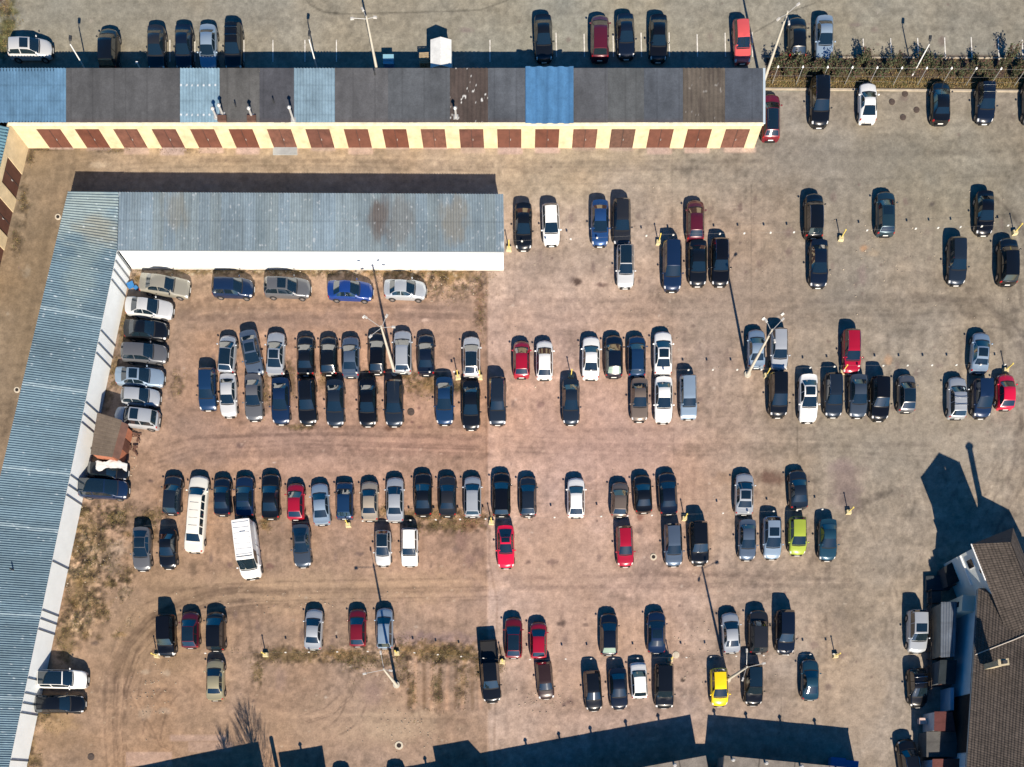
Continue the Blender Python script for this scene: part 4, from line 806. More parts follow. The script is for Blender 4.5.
# ---------------------------------------------------------------- the white warehouse with a corrugated roof (L-shaped)
def warehouse():
    H=3.0; ox,oy=gx(117),gy(250); root=empty('warehouse',(ox,oy,0)); off=(-ox,-oy,0)
    tag(root,'white walled L shaped warehouse with a blue grey corrugated metal roof','warehouse')
    NWc,NEc,SEc,IN=P3(119,192,H),P3(503.3,194,H),P3(504.3,251.5,H),P3(117.3,250,H)
    OA=P3(68,191.5,H); s=-.238; OB=P3(68+s*(830-191.5),830,H); IB=P3(117.3-.2095*(830-250),830,H)
    # walls
    def inset(p,dx,dy): return (p[0]+dx,p[1]+dy)
    nS=[inset(IN,.06,.06),inset(SEc,-.10,.06)]; mb=MB()
    a=np.array(nS[0]);b=np.array(nS[1])
    def wallseg(p,q,t=.25,z=2.94,mi=0,side=1):
        p=np.array(p);q=np.array(q);d=q-p;l=np.linalg.norm(d);d/=l;n=np.array((-d[1],d[0]))*side
        c=(p+q)/2+n*t/2; mb.box((c[0],c[1],z/2),(l,t,z),math.atan2(d[1],d[0]),mi)
    wallseg(nS[0],nS[1],.25,2.94,0,1)
    wI=(IN[0]-.05,IN[1]+.0); wB=(IB[0]-.05,IB[1])
    wallseg(wI,wB,.25,2.94,0,-1)
    ne=(NEc[0]-.35,NEc[1]-.12); wallseg((nS[1][0]-.0,nS[1][1]+.25),(NEc[0]-.10,NEc[1]-.12),.25,2.93,0,1)
    wallseg((OA[0]+.15,OA[1]-.12),ne,.25,2.93,0,-1); wallseg((OA[0]+.12,OA[1]-.4),(OB[0]+.12,OB[1]),.25,2.93,0,1)
    mb.build('wall',WHITEW,root,loc=off)
    pl=MB()
    # plinth along the yard
    dS=np.array(nS[1])-np.array(nS[0]); ln=np.linalg.norm(dS); pl.box(((nS[0][0]+nS[1][0])/2,(nS[0][1]+nS[1][1])/2-.03,.09),(ln,.06,.2),math.atan2(dS[1],dS[0]))
    pl.build('plinth',mat('grey_plinth',(.52,.50,.46),.9,noise=(1,.2)),root,loc=off)
    # roof: north wing, ridges run north-south
    def stain(o,u,v,x,y,rx,ry,c,k,sd):
        d=np.sqrt(((u-x)/rx)**2+((v-y)/ry)**2); t=sst(1.1,.3,d+(fbm(u*2,v*.7,1.0,4,sd)-.5)*1.1)*k
        return o*(1-t[...,None])+np.array(c)*t[...,None]
    def cfN(u,v):
        sh=np.floor(u/1.1); base=np.array((.180,.232,.265))
        rnd=(np.sin(sh*127.1)*43758.5453)%1; rnd2=(np.sin(sh*311.7)*24634.63)%1
        s=1+(rnd-.5)*.22+(fbm(u*3.5,v*.30,1.2,4,401)-.5)*.5+(fbm(u,v,4,3,402)-.5)*.45
        o=base[None,None,:]*s[...,None]
        o*=np.stack([1+(rnd2-.5)*.06,1+0*rnd2,1-(rnd2-.5)*.09],-1)
        o=stain(o,u,v,25.2,2.4,1.2,2.4,(.105,.085,.075),.85,411); o=stain(o,u,v,27,2.6,1.9,3.2,(.15,.15,.145),.6,412)
        o=stain(o,u,v,32.4,2.6,1.8,3,(.20,.185,.15),.65,413); o=stain(o,u,v,5.5,1.8,1.6,2.2,(.19,.19,.165),.6,414); o=stain(o,u,v,13.6,3,.6,3,(.10,.14,.165),.5,415)
        o=stain(o,u,v,38,2.6,.5,2.3,(.62,.66,.68),.8,416); o=stain(o,u,v,37.2,4.9,.7,.5,(.6,.64,.66),.7,417)
        sp=sst(.79,.83,fbm(u,v,.22,2,431))[...,None]; o=o*(1-sp*.4)+np.array((.55,.58,.6))*sp*.4
        j=np.abs(v-2.75)<.05; o[j]*=.8
        return o
    LN=NEc[0]-NWc[0]
    sheet('roof',NWc,NEc,SEc,IN,int(LN/.04),44,corr(.26,.030),cfN,ROOFM,root).location=off
    def cfW(u,v):
        sh=np.floor(u/1.15); base=np.array((.108,.170,.212))
        rnd=(np.sin(sh*127.1+4)*43758.5453)%1
        s=1+(rnd-.5)*.20+(fbm(u*.7,v*.22,.5,4,441)-.5)*.35+(fbm(u,v,5,3,442)-.5)*.35
        o=base[None,None,:]*s[...,None]
        o=stain(o,u,v,2.0,2,3.6,5,(.27,.32,.30),.55,443); o=stain(o,u,v,3.2,3.6,1.4,2.4,(.20,.20,.165),.7,444); o=stain(o,u,v,8,3,4,2,(.22,.28,.27),.4,445)
        for q in (11.5,19,27.3,33,41.6,50): 
            t=sst(.28,.05,np.abs(u-q-(v-2.5)*.03-(fbm(v,u*0,1,2,int(q))-.5)*.3))[...,None]*.45; o=o*(1-t)+np.array((.33,.42,.46))*t
        sp=sst(.81,.85,fbm(u,v,.22,2,451))[...,None]; o=o*(1-sp*.4)+np.array((.5,.56,.6))*sp*.4
        return o
    LW=math.dist(OA,OB)
    e=.012
    # west wing in two runs: beside the north wing, then down the yard
    w0=(NWc[0]-e,NWc[1],NWc[2]); w1=(IN[0]-e,IN[1],IN[2]); 
    OM=P3(68-.238*47,191.5+47,H); h2=H+.02; lA=math.dist(OA,OM)
    sheet('roof',(OA[0],OA[1],h2),(OM[0],OM[1],h2),(IN[0]-.02,IN[1],h2),(NWc[0]-.02,NWc[1],h2),int(lA/.035),40,corr(.235,.030),cfW,ROOFM,root).location=off
    sheet('roof',(OM[0],OM[1]-.01,h2),(OB[0],OB[1],h2),(IB[0],IB[1],h2),(IN[0]-.02,IN[1]-.01,h2),int((LW-lA)/.035),40,corr(.235,.030),lambda u,v: cfW(u+lA,v),ROOFM,root).location=off
    g=MB(); g.tube([(IN[0]+.0,IN[1]-.02,H-.08),(SEc[0],SEc[1]-.02,H-.08)],.06,6); g.build('gutter',mat('grey_gutter',(.25,.28,.30),.5),root,loc=off)
    fl=MB(); 
    for i in range(1):
        p=W(13.5,570,H); fl.tube([(p[0],p[1],H),(p[0],p[1],H+.6)],.07,8)
    fl.build('vent_pipe',DARKP,root,loc=off)
    # downpipes on the yard side of the west wing (seen roof-edge px)
    d=np.array((IB[0]-IN[0],IB[1]-IN[1])); d/=np.linalg.norm(d); n=np.array((-d[1],d[0])); n=n if n[0]>0 else -n
    for y in (252,260,269,279,330,342.5,352.5,402,413.6,422,475,485,494.7,561,610,618.6,629,678,693,703,712.7,760):
        py=y; px=117.3-.2095*(py-250); p=W(px,py,H); m=MB(); q=(p[0]-.05+n[0]*.05,p[1]+n[1]*.05)
        m.box((q[0],q[1],1.46),(.07,.08,2.92),math.atan2(d[1],d[0])); m.build('downpipe',mat('grey_downpipe',(.10,.11,.12),.6),root,loc=off)
warehouse()
# ---------------------------------------------------------------- brick shed by the white wall
def brick_shed():
    H=2.55; c=W(106,436,H); root=empty('brick_shed',(*c,0)); off=(-c[0],-c[1],0)
    tag(root,'small orange brick shed with a grey brown roof between parked cars','shed')
    NW,NE,SE,SW=[P3(*p,H) for p in ((97.5,412.5),(122.5,420.5),(112.5,457.5),(90.5,454.5))]
    e=(1.2,-.28); NE=(NE[0]+.0,NE[1],H); 
    br=mat('orange_brick',(.30,.108,.058),.85,noise=(2.5,.25),bump=(16,.3))
    mb=MB(); mb.prism([(NW[0]+.1,NW[1]-.1),(NE[0]-.1,NE[1]-.1),(SE[0]-.1,SE[1]+.1),(SW[0]+.1,SW[1]+.1)],0,H-.03); mb.build('wall',br,root,loc=off)
    def cf(u,v):
        s=1+(fbm(u,v*.5,.8,4,471)-.5)*.5; o=np.array((.150,.118,.090))[None,None,:]*s[...,None]
        o[np.mod(v,.42)<.05]*=.75; o[np.mod(u+np.floor(v/.42)*.4,.8)<.05]*=.85; return o
    sheet('roof',(NW[0],NW[1],H+.02),(NE[0],NE[1],H+.06),(SE[0],SE[1],H+.06),(SW[0],SW[1],H+.02),40,50,lambda u,v: .02*(np.mod(v,.42)/.42),cf,FELT,root).location=off
    # lean-to roof strip over the doors on the yard side
    a=np.array(NE[:2]); b=np.array(SE[:2]); d=b-a; L=np.linalg.norm(d); d/=L; n=np.array((-d[1],d[0])); n=n if n[0]>0 else -n
    for s in (.42,.56):
        q=a+d*L*s+n*-.02; m=MB(); m.box((q[0]-.03,q[1],1.05),(.5,.10,2.1),math.atan2(d[1],d[0])); m.build('door',DKDOOR,root,loc=off)
    m=MB(); q0=a+d*.1-n*.1; q1=b-d*.1-n*.1
    m.add([(q0[0],q0[1],H-.02),(q1[0],q1[1],H-.02),(q1[0]+n[0]*.5,q1[1]+n[1]*.5,H-.5),(q0[0]+n[0]*.5,q0[1]+n[1]*.5,H-.5)],[(0,1,2,3)])
    m.add([(q0[0],q0[1],H-.06),(q0[0]+n[0]*.5,q0[1]+n[1]*.5,H-.54),(q1[0]+n[0]*.5,q1[1]+n[1]*.5,H-.54),(q1[0],q1[1],H-.06)],[(0,1,2,3)])
    m.build('canopy',mat('dull_red_tin',(.115,.058,.042),.7,noise=(1.5,.3)),root,loc=off)
brick_shed()
# ---------------------------------------------------------------- tiled house at the right
TILE=attr_mat('roof_tiles',.75,.3,0.0,(30,.2),(120,.2),.2)
def tile_z(u,v): return .03*np.abs(np.sin(np.pi*u/.24))+.045*(1-np.mod(v,.27)/.27)
def tile_c(sd,base=(.082,.066,.055)):
    def f(u,v):
        iu=np.floor(u/.24); iv=np.floor(v/.27); r=(np.sin(iu*12.9898+iv*78.233+sd)*43758.5453)%1
        s=.80+.4*r+(fbm(u,v,2.5,4,sd)-.5)*.5; o=np.array(base)[None,None,:]*s[...,None]
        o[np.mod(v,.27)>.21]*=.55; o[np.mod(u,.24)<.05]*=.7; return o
    return f
def house():
    He=5.0; c=(gx(985),gy(690)); root=empty('tiled_house',(*c,0)); off=(-c[0],-c[1],0)
    tag(root,'big house with brown tiled roof and pale blue walls at the right edge','house')
    BLUE=mat('pale_blue_render',(.48,.57,.63),.8,noise=(1,.08)); PALE=mat('white_house_render',(.66,.69,.66),.8,noise=(1,.06)); WIN=mat('window_glass',(.012,.014,.018),.08,0,.8)
    TRIM=mat('white_trim',(.8,.8,.78),.5)
    E1=P3(978.5,588,He); E2=P3(965.5,790,He); d=np.array(E2[:2])-np.array(E1[:2]); d/=np.linalg.norm(d); n=np.array((-d[1],d[0])); n=n if n[0]>0 else -n
    E2=(E1[0]+d[0]*29,E1[1]+d[1]*29,He); run=4.5; Hr=He+run*.60
    def q(s,t,h): return (E1[0]+d[0]*s+n[0]*t,E1[1]+d[1]*s+n[1]*t,h)
    nu=lambda L: int(L/.05)
    sl=math.hypot(run,Hr-He)
    # west slope, east slope with gable ends
    sheet('roof',q(29,0,He),q(-.0,0,He),q(3.4,run,Hr),q(29,run,Hr),nu(29),int(sl/.06),tile_z,tile_c(5),TILE,root).location=off
    sheet('roof',q(0,2*run,He),q(29,2*run,He),q(29,run,Hr),q(3.4,run,Hr),nu(29)//2,int(sl/.09),tile_z,tile_c(6),TILE,root).location=off
    hp=MB(); hp.add([q(0,0,He+.02),q(0,2*run,He+.02),q(3.4,run,Hr+.02)],[(0,1,2)]); hp.build('roof',mat('hip_tiles',(.10,.075,.065),.8,noise=(3,.3)),root,loc=off)
    rm=MB(); rm.tube([q(3.4,run,Hr+.05),q(29,run,Hr+.05)],.14,8); rm.build('ridge_tiles',mat('ridge_tile',(.13,.10,.085),.8,noise=(3,.3)),root,loc=off)
    # pale lead strip across the west slope
    k=.60*1.0
    st=MB(); st.tube([q(6.3,.05,He+.10),q(5.0,run*.6,He+run*.6*.6+.10),q(4.0,run,Hr+.1)],.05,6); st.build('flashing_strip',mat('lead_strip',(.42,.38,.33),.6),root,loc=off)
    w=MB(); i=.55
    P=[q(.3,i,0)[:2],q(29,i,0)[:2],q(29,2*run-i,0)[:2],q(.3,2*run-i,0)[:2]]; w.prism(P,0,He+.05,0)
    w.build('wall',BLUE,root,loc=off)
    gt=MB(); gt.tube([q(.1,-.06,He-.06),q(29,-.06,He-.06)],.075,8); gt.build('gutter',mat('dark_gutter',(.06,.08,.10),.5),root,loc=off)
    for s,z,hh,ww in [(1.0,4.1,.6,.45),(2.1,4.1,.55,.4),(4.6,4.1,.7,.45),(5.9,4.1,.6,.45),(8.0,4.0,.6,.45)]:
        m=MB(); a=q(s,i-.02,z); m.box(a,(ww,.08,hh),math.atan2(d[1],d[0])); o=m.build('window',TRIM,root,loc=off)
        m=MB(); a=q(s,i-.075,z); m.box(a,(ww-.14,.04,hh-.14),math.atan2(d[1],d[0])); m.build('pane',WIN,o)
    # black boarded lower wall and the dark gate
    m=MB(); a=q(12.6,i-.06,2.2); m.box(a,(5.6,.10,4.4),math.atan2(d[1],d[0])); m.build('boarded_front',mat('black_boards',(.010,.010,.011),.8),root,loc=off)
    m=MB(); a=q(1.1,-.05,1.75); m.box(a,(1.5,1.25,3.5),math.atan2(d[1],d[0])); ob=m.build('bay',mat('pale_green_render',(.50,.52,.44),.8,noise=(1,.08)),root,loc=off)
    m=MB(); a=q(1.1,-.69,2.6); m.box(a,(.5,.06,.6),math.atan2(d[1],d[0])); m.build('window',WIN,ob)
    # chimney on the west slope
    cx,cy,ch=P3(997,664,He+2.2); m=MB(); m.box((cx,cy,He+2.0),(.9,.5,2.4),.12); m.box((cx,cy,He+3.2),(1.0,.6,.14),.12); ob=m.build('chimney',mat('chimney_brick',(.42,.36,.24),.85,noise=(2,.25)),root,loc=off)
    m=MB(); m.box((cx,cy,He+3.4),(.5,.34,.3),.12,0,.8); m.build('chimney_cap',DARKP,ob)
    # the tall flue whose shadow falls past the gable
    fx,fy=gx(1000),gy(597); m=MB(); m.tube([(fx,fy,.2),(fx,fy,10.9)],.28,12); m.tube([(fx,fy,10.95),(fx,fy,11.15)],[.42,.2],12); m.build('flue',PIPE,root,loc=off)
    eb=[(gx(a),gy(b)) for a,b in ((993,568),(1024,584),(1036,608),(1030,650),(996,650))]
    m=MB(); m.prism(eb,0,5.3); m.build('wall',PALE,root,loc=off)
    cx_,cy_=np.mean([p[0] for p in eb]),np.mean([p[1] for p in eb]); m=MB(); e2=[(cx_+(a-cx_)*1.04,cy_+(b-cy_)*1.04,5.32) for a,b in eb]; m.add(e2+[(cx_,cy_,6.5)],[(i,(i+1)%5,5) for i in range(5)]); m.build('roof',mat('hip_tiles',(.10,.075,.065),.8,noise=(3,.3)),root,loc=off)
    # north wing, turned, with a half-hipped end
    He=6.2; A=P3(972,544,He); B=P3(1012.5,528,He); a2=np.array(A[:2]); b2=np.array(B[:2]); u=b2-a2; wd=np.linalg.norm(u); u/=wd; v=np.array((u[1],-u[0])); v=v if v[1]<0 else -v
    LWg=9.0; Hq=He+2.1
    def r(s,t,h): p=a2+u*s+v*t; return (p[0],p[1],h)
    sheet('roof',r(0,LWg,He),r(0,0,He),r(wd/2,1.3,Hq),r(wd/2,LWg,Hq),nu(LWg),40,tile_z,tile_c(7),TILE,root).location=off
    sheet('roof',r(wd,0,He),r(wd,LWg,He),r(wd/2,LWg,Hq),r(wd/2,1.3,Hq),nu(LWg),40,tile_z,tile_c(8,(.08,.066,.058)),TILE,root).location=off
    m=MB(); m.add([r(0,0,He+.03),r(wd,0,He+.03),r(wd/2,1.3,Hq+.03)],[(0,1,2)]); m.build('roof',mat('hip_tiles',(.10,.075,.065),.8,noise=(3,.3)),root,loc=off)
    m=MB(); m.prism([r(.35,.35,0)[:2],r(wd-.35,.35,0)[:2],r(wd-.35,LWg,0)[:2],r(.35,LWg,0)[:2]],0,He+.12); m.build('wall',PALE,root,loc=off)
    m=MB(); m.tube([r(-.03,-.03,He-.03),r(-.03,3.6,He-.03)],.08,8); m.build('gutter',TRIM,root,loc=off)
    for t_,z,hh,ww in [(1.55,4.35,1.0,.95),(2.6,5.5,.5,.5)]:
        ang=math.atan2(v[1],v[0]); m=MB(); m.box(r(.33,t_,z),(ww,.08,hh),ang); o=m.build('window',TRIM,root,loc=off); m=MB(); m.box(r(.28,t_,z),(ww-.14,.04,hh-.14),ang); m.build('pane',WIN,o)
    m=MB(); m.box(r(.30,1.9,3.25),(3.0,.16,.14),math.atan2(v[1],v[0])); m.build('ledge',TRIM,root,loc=off)
house()
def flat_shed(name,label,seen,H,roofcol,wallcol,corrug=False,sd=1,slope=.0):
    pts=[P3(*p,H) for p in seen]; c=np.mean([p[:2] for p in pts],axis=0); root=empty(name,(c[0],c[1],0)); off=(-c[0],-c[1],0)
    tag(root,label,'shed')
    ins=[(c[0]+(p[0]-c[0])*.93,c[1]+(p[1]-c[1])*.95) for p in pts]; m=MB(); m.prism(ins,0,H-.03)
    m.build('wall',mat(name+'_wall_%d'%sd,wallcol,.85,noise=(1,.2)),root,loc=off)
    m=MB(); m.box((ins[3][0]*.5+ins[2][0]*.5,ins[3][1]*.5+ins[2][1]*.5-.02,H*.42),(.9,.06,H*.8)); m.build('door',DKDOOR,root,loc=off)
    rc=np.array(roofcol)
    def cf(u,v):
        s=1+(fbm(u,v,1.1,4,sd)-.5)*.5; o=rc[None,None,:]*s[...,None]; o[np.mod(v,1.0)<.05]*=.8; return o
    P=[(*p[:2],p[2]+(slope if i in(1,2) else 0)) for i,p in enumerate(pts)]
    sheet('roof',*P,50,30,corr(.25,.02) if corrug else flat,cf,ROOFM if corrug else FELT,root).location=off
flat_shed('tin_shed','narrow shed with a grey tin roof against the pale blue house wall',[(941,602),(955.5,602.5),(953.5,657),(940.5,657.5)],2.3,(.11,.13,.16),(.22,.19,.15),True,511,.30)
flat_shed('flat_roof_shed','flat dark roofed shed at the north corner of the tiled house',[(926,576),(950,575),(950,590),(926,590.5)],.4,(.035,.045,.055),(.12,.12,.12),False,512)
flat_shed('dark_stand_in','black block added for shade and shrubs under the white turned wing of the tiled house',[(944,567),(953,561.5),(959.5,581),(948,587)],1.5,(.018,.020,.022),(.05,.05,.055),False,518)  # added box, stands for the dark mix of shade and shrubs at the wall foot
flat_shed('flat_roof_shed','lower grey roofed shed just north of the narrow tin shed',[(928,592),(941,591),(941,602.5),(928,603)],.45,(.06,.065,.068),(.12,.12,.12),False,513)
flat_shed('red_roof_shed','small shed with a dark red tin roof and white front corners',[(934.5,711.5),(952.5,711.5),(955.5,731),(934,731)],2.5,(.105,.038,.036),(.5,.5,.5),False,514)
flat_shed('red_roof_shed','dark red tin roofed shed cut by the bottom edge of the photo',[(932.5,759),(963,758.5),(964,792),(931.5,792)],2.5,(.125,.048,.042),(.22,.33,.45),False,515)
flat_shed('grey_felt_shed','grey felt roofed lean-to between the two dark red sheds',[(926.5,731.5),(956,731.5),(958,757),(926.5,757)],2.0,(.085,.083,.080),(.10,.10,.10),False,516)
flat_shed('dark_stand_in','dark bluish block added for the shade south of the tin shed',[(940,660),(957,660),(955,684),(938,684)],2.2,(.022,.030,.036),(.08,.09,.1),False,517)  # added block, coloured dark bluish to stand for the shaded area here
# fence between the lot and the house yard
m=MB(); pts=[(925.5,592),(926.5,640),(926.5,690)]
for i in range(14): 
    y=592+i*7.5; m.box((gx(926.5),gy(y),.55),(.08,.08,1.1))
m.box((gx(926.5),gy(641),1.0),(.05,9.9,.08)); m.box((gx(926.5),gy(641),.5),(.05,9.9,.08))
tag(m.build('timber_fence',mat('dark_timber',(.06,.045,.035),.9)),'low dark timber fence between the lot and the sheds','fence')
# blue panel, white bits near the red shed
m=MB(); m.box((*W(947,700,1.0),1.0),(.35,2.2,2.0)); tag(m.build('blue_screen',mat('blue_panel',(.30,.40,.50),.6,noise=(1,.1))),'upright pale blue panel above the small red roofed shed','screen')
m=MB(); m.box((*W(923.5,721,.6),.55),(.75,.55,1.0),0,0,.85); m.box((*W(923.5,721,1.1),1.1),(.82,.6,.07)); tag(m.build('pink_cabinet',mat('pale_pink_metal',(.55,.40,.35),.6)),'pale pink metal cabinet in front of the red roofed shed','cabinet')
for (a,b,lab) in [(930.5,717,'white bench end by the upper corner of the red roofed shed'),(930.5,729.5,'white bench end by the lower corner of the red roofed shed')]:
    m=MB(); m.box((*W(a,b,.5),.48),(.5,.26,.06)); m.box((W(a,b,.5)[0]-.18,W(a,b,.5)[1],.22),(.06,.22,.44)); m.box((W(a,b,.5)[0]+.18,W(a,b,.5)[1],.22),(.06,.22,.44)); tag(m.build('bench',mat('white_trim',(.8,.8,.78),.5)),lab,'bench')
m=MB(); m.box((*W(935,640,.35),.42),(.25,1.6,.05)); 
for s in(-.6,.6): m.box((W(935,640,.35)[0],W(935,640,.35)[1]+s,.2),(.2,.06,.4))
tag(m.build('garden_bench',mat('dark_timber',(.06,.045,.035),.9)),'dark wooden bench in the yard beside the tin shed','bench')
m=MB(); m.tube([(*W(938,645,.3),.02),(*W(938,645,.3),.45)],[.20,.26],10); tag(m.build('flower_tub',mat('red_plastic',(.35,.03,.05),.5)),'red plastic tub beside the tin shed wall','tub')
# ---------------------------------------------------------------- garage blocks along the south side: their shadows reach in
def south_block(label,p0,p1,H,depth,sd,vents=(),bump=None):
    a=np.array((gx(p0[0]),gy(p0[1]))); b=np.array((gx(p1[0]),gy(p1[1]))); d=b-a; L=np.linalg.norm(d); d/=L; n=np.array((d[1],-d[0])); n=n if n[1]<0 else -n
    root=empty('garage_block',(a[0],a[1],0)); off=(-a[0],-a[1],0); tag(root,label,'garages','garage blocks along the south side')
    def q(s,t): p=a+d*s+n*t; return (p[0],p[1])
    m=MB(); m.prism([q(.1,.1),q(L-.1,.1),q(L-.1,depth-.1),q(.1,depth-.1)],0,H-.02); m.build('wall',mat('grey_brick',(.33,.30,.27),.9,noise=(1.5,.2)),root,loc=off)
    for k in range(int(L/3.4)):
        m=MB(); m.box((*q(1.7+3.4*k,depth-.09),1.1),(2.4,.06,2.2),math.atan2(d[1],d[0])); m.build('garage_door',BRDOOR,root,loc=off)
    def cf(u,v):
        s=1+(fbm(u,v,1.2,5,sd)-.5)*.8; o=np.array((.175,.155,.135))[None,None,:]*s[...,None]; o[np.mod(u,3.4)<.10]*=.35; return o
    sheet('roof',(*q(0,0),H),(*q(L,0),H),(*q(L,depth),H),(*q(0,depth),H),max(30,int(L/.1)),50,flat,cf,FELT,root).location=off
    for s in vents:
        m=MB(); c=q(s,.35); m.tube([(*c,H),(*c,H+.55)],.10,8); m.tube([(*c,H+.58),(*c,H+.70)],[.2,.1],8); m.build('vent_pipe',PIPE,root,loc=off)
    if bump:
        s0,s1,h=bump; m=MB(); m.prism([q(s0,.02),q(s1,.02),q(s1+1.0,1.6),q(s0,1.6)],H,H+h); m.build('stair_head',mat('grey_brick',(.33,.30,.27),.9),root,loc=off)
south_block('garage block under the lower left edge seen by its long shadow',(136,811),(267,784),3.1,5.5,601,(),None)
south_block('short garage block right of the narrow gap at the lower edge',(287,795),(331,788),3.1,5.5,602,(2.3,),None)
south_block('long rough roofed garage block along the bottom edge left of the gap',(405,811),(699,757),3.1,5.5,603,(3,6.4,13.2,16.6,19.8,23.4,26.7),(4.0,7.6,1.1))
south_block('rough roofed garage block along the bottom edge right of the gap',(716.5,757),(857.5,770.5),3.1,5.5,604,(.8,4.0,7.4,10.9),None)
m=MB(); x,y=gx(282.5),gy(794); m.tube([(x,y,0),(x,y,4.1)],.20,8); tag(m.build('gate_pillar',CONC),'slim gate pillar by the gap below the lower edge','pillar')
m=MB(); m.box((gx(708.5),gy(772),1.0),(1.8,.12,2.0)); tag(m.build('gate',RUST),'metal gate closing the gap between the two south garage blocks','gate')
for a,b,w in [(838,762.5,1.25),(851.5,765.5,1.15)]:
    c=W(a,b,1.1); m=MB(); m.box((c[0],c[1],.60),(w,.85,.95),-.1,0,1.1); m.box((c[0],c[1],1.12),(w*1.14,.98,.09),-.1,0)
    for s in(-.4,.4): m.tube([(c[0]+s-.05,c[1]-.3,.09),(c[0]+s+.05,c[1]-.3,.09)],.09,8)
    tag(m.build('waste_bin',mat('blue_plastic',(.03,.16,.40),.45)),'blue waste bin, '+('left' if a<845 else 'right')+' one of the pair at the end of the bottom block','waste bin','blue waste bins by the south garages')
# ================================================================ lamps, posts, cables, bins, hedge, trees
POLE=mat('concrete_pole',(.45,.42,.35),.8,noise=(1.5,.15)); LAMPH=mat('lamp_housing',(.42,.41,.39),.5); LAMPG=mat('lamp_glass',(.72,.74,.72),.2,0,.6); YP=mat('yellow_paint',(.70,.55,.12),.6,noise=(4,.25)); YB=mat('yellow_concrete',(.52,.45,.26),.85,noise=(3,.25))
def lamp_post(label,px,py,H,heads,lean=(0,0)):
    x,y=gx(px),gy(py); root=empty('lamp_post',(x,y,0)); tag(root,label,'lamp post','tall lamp posts')
    m=MB(); m.tube([(0,0,-.05),(lean[0]*.5,lean[1]*.5,H*.5),(lean[0],lean[1],H)],[.16,.125,.085],12); m.tube([(0,0,0),(0,0,.14)],.34,12); m.build('pole',POLE,root,smooth=True)
    for (dx,dy,dz) in heads:
        tx,ty=lean
        m=MB(); m.tube([(tx,ty,H-.25),(tx+dx*.5,ty+dy*.5,H-.12+dz*.6),(tx+dx,ty+dy,H+dz)],.024,6); o=m.build('arm',PIPE,root)
        a=math.atan2(dy,dx); m=MB(); m.box((tx+dx*1.12,ty+dy*1.12,H+dz),(.36,.19,.12),a,0,.75); h=m.build('lamp_head',LAMPH,root)
        m=MB(); m.box((tx+dx*1.12,ty+dy*1.12,H+dz-.085),(.28,.13,.03),a,0); m.build('lens',LAMPG,h)
lamp_post('tall lamp post rising behind the long garage row',381.3,92.5,8.3,[(-1.15,-.15,0),(.7,-.05,0),(-.3,.6,0)],(0,0))
lamp_post('tall lamp post at the east end of the long garage row',761.6,88,8.3,[(-.75,-.6,0),(.85,.6,.0),(.1,-.9,0)],(.0,.0))
lamp_post('tall lamp post below the white warehouse among silver cars',394.6,373,8.3,[(-1.25,.75,0),(1.0,-.05,0),(-.85,-.8,0),(.45,.85,0)],(.0,.1))
lamp_post('tall lamp post leaning over the bluish silver sedan at centre right',747.5,374.5,8.0,[(.85,.85,0),(.2,-.9,0),(-.5,.75,0)],(.1,.1))
lamp_post('lamp post on the grass strip near the lower centre',396.5,685,8.6,[(-.25,1.35,0),(.55,-.1,0),(-1.55,-.35,0)],(.1,.3))
lamp_post('lamp post standing beside the yellow hatchback',727.5,679.5,8.3,[(-.1,1.3,.3),(1.35,.3,0),(-.3,-.95,-.2)],(-.25,.0))
def street_lamp(label,px,py,H=3.5):
    root=empty('street_lamp',(gx(px),gy(py),0)); tag(root,label,'street lamp','short white street lamps')
    m=MB(); m.tube([(0,0,-.05),(0,0,H)],[.075,.055],8); m.build('pole',mat('white_pole',(.72,.73,.72),.5),root,smooth=True)
    m=MB(); m.tube([(0,0,H),(.02,.12,H+.08),(.04,.42,H+.10)],.04,6); m.box((.05,.52,H+.10),(.28,.5,.12),-.1,0,.8); m.build('lamp_head',DARKP,root)
street_lamp('short white street lamp right of the pale silver SUV at top left',88.7,75); street_lamp('short white street lamp behind the garage row near the blue roof',317.7,70.5); street_lamp('short white street lamp in the hedge strip',912.5,75)
m=MB(); x,y=gx(146),gy(80); m.tube([(x,y,0),(x,y,2.0)],.07,8); m.box((x,y,2.02),(.2,.2,.08)); tag(m.build('marker_post',mat('white_pole',(.72,.73,.72),.5)),'white marker post behind the dark garage roof','post')
# yellow cable posts
POSTS=[(509,250,'yellow cable post left of the black sedan south-east of the warehouse'),(658.5,243.5,'yellow cable post left of the navy SUV'),(840.5,239.5,'yellow cable post right of the dark cars standing nose to tail'),(1014,233.5,'yellow cable post by the right edge of the top double row'),
(458,378,'yellow cable post left of the black sedan, beside its twin'),(480,378,'yellow cable post right of the black sedan, beside its twin'),(571,377,'yellow cable post behind the lone dark slate sedan'),(766,376,'yellow cable post beside the foot of the leaning lamp post'),(842,372.5,'yellow cable post left of the red estate car'),(1005,371,'yellow cable post behind the bright red hatchback'),
(348.5,525.5,'yellow cable post behind the boxy dark blue hatchback'),(491.5,523,'yellow cable post left of the bright red coupe'),(684.5,519,'yellow cable post left of the black SUV in the third double row'),(848,512.5,'yellow cable post right of the teal blue sedan'),
(157.5,656,'yellow cable post behind the boxy shiny black SUV'),(266,655,'yellow cable post on the grass left of the silver sedan'),(397,653.5,'yellow cable post near the lower centre lamp post'),(502.5,662,'yellow cable post beside the black pickup truck'),(670,660,'yellow cable post by the pale round well cover'),(835,656,'yellow cable post near the lower right teal sedan')]
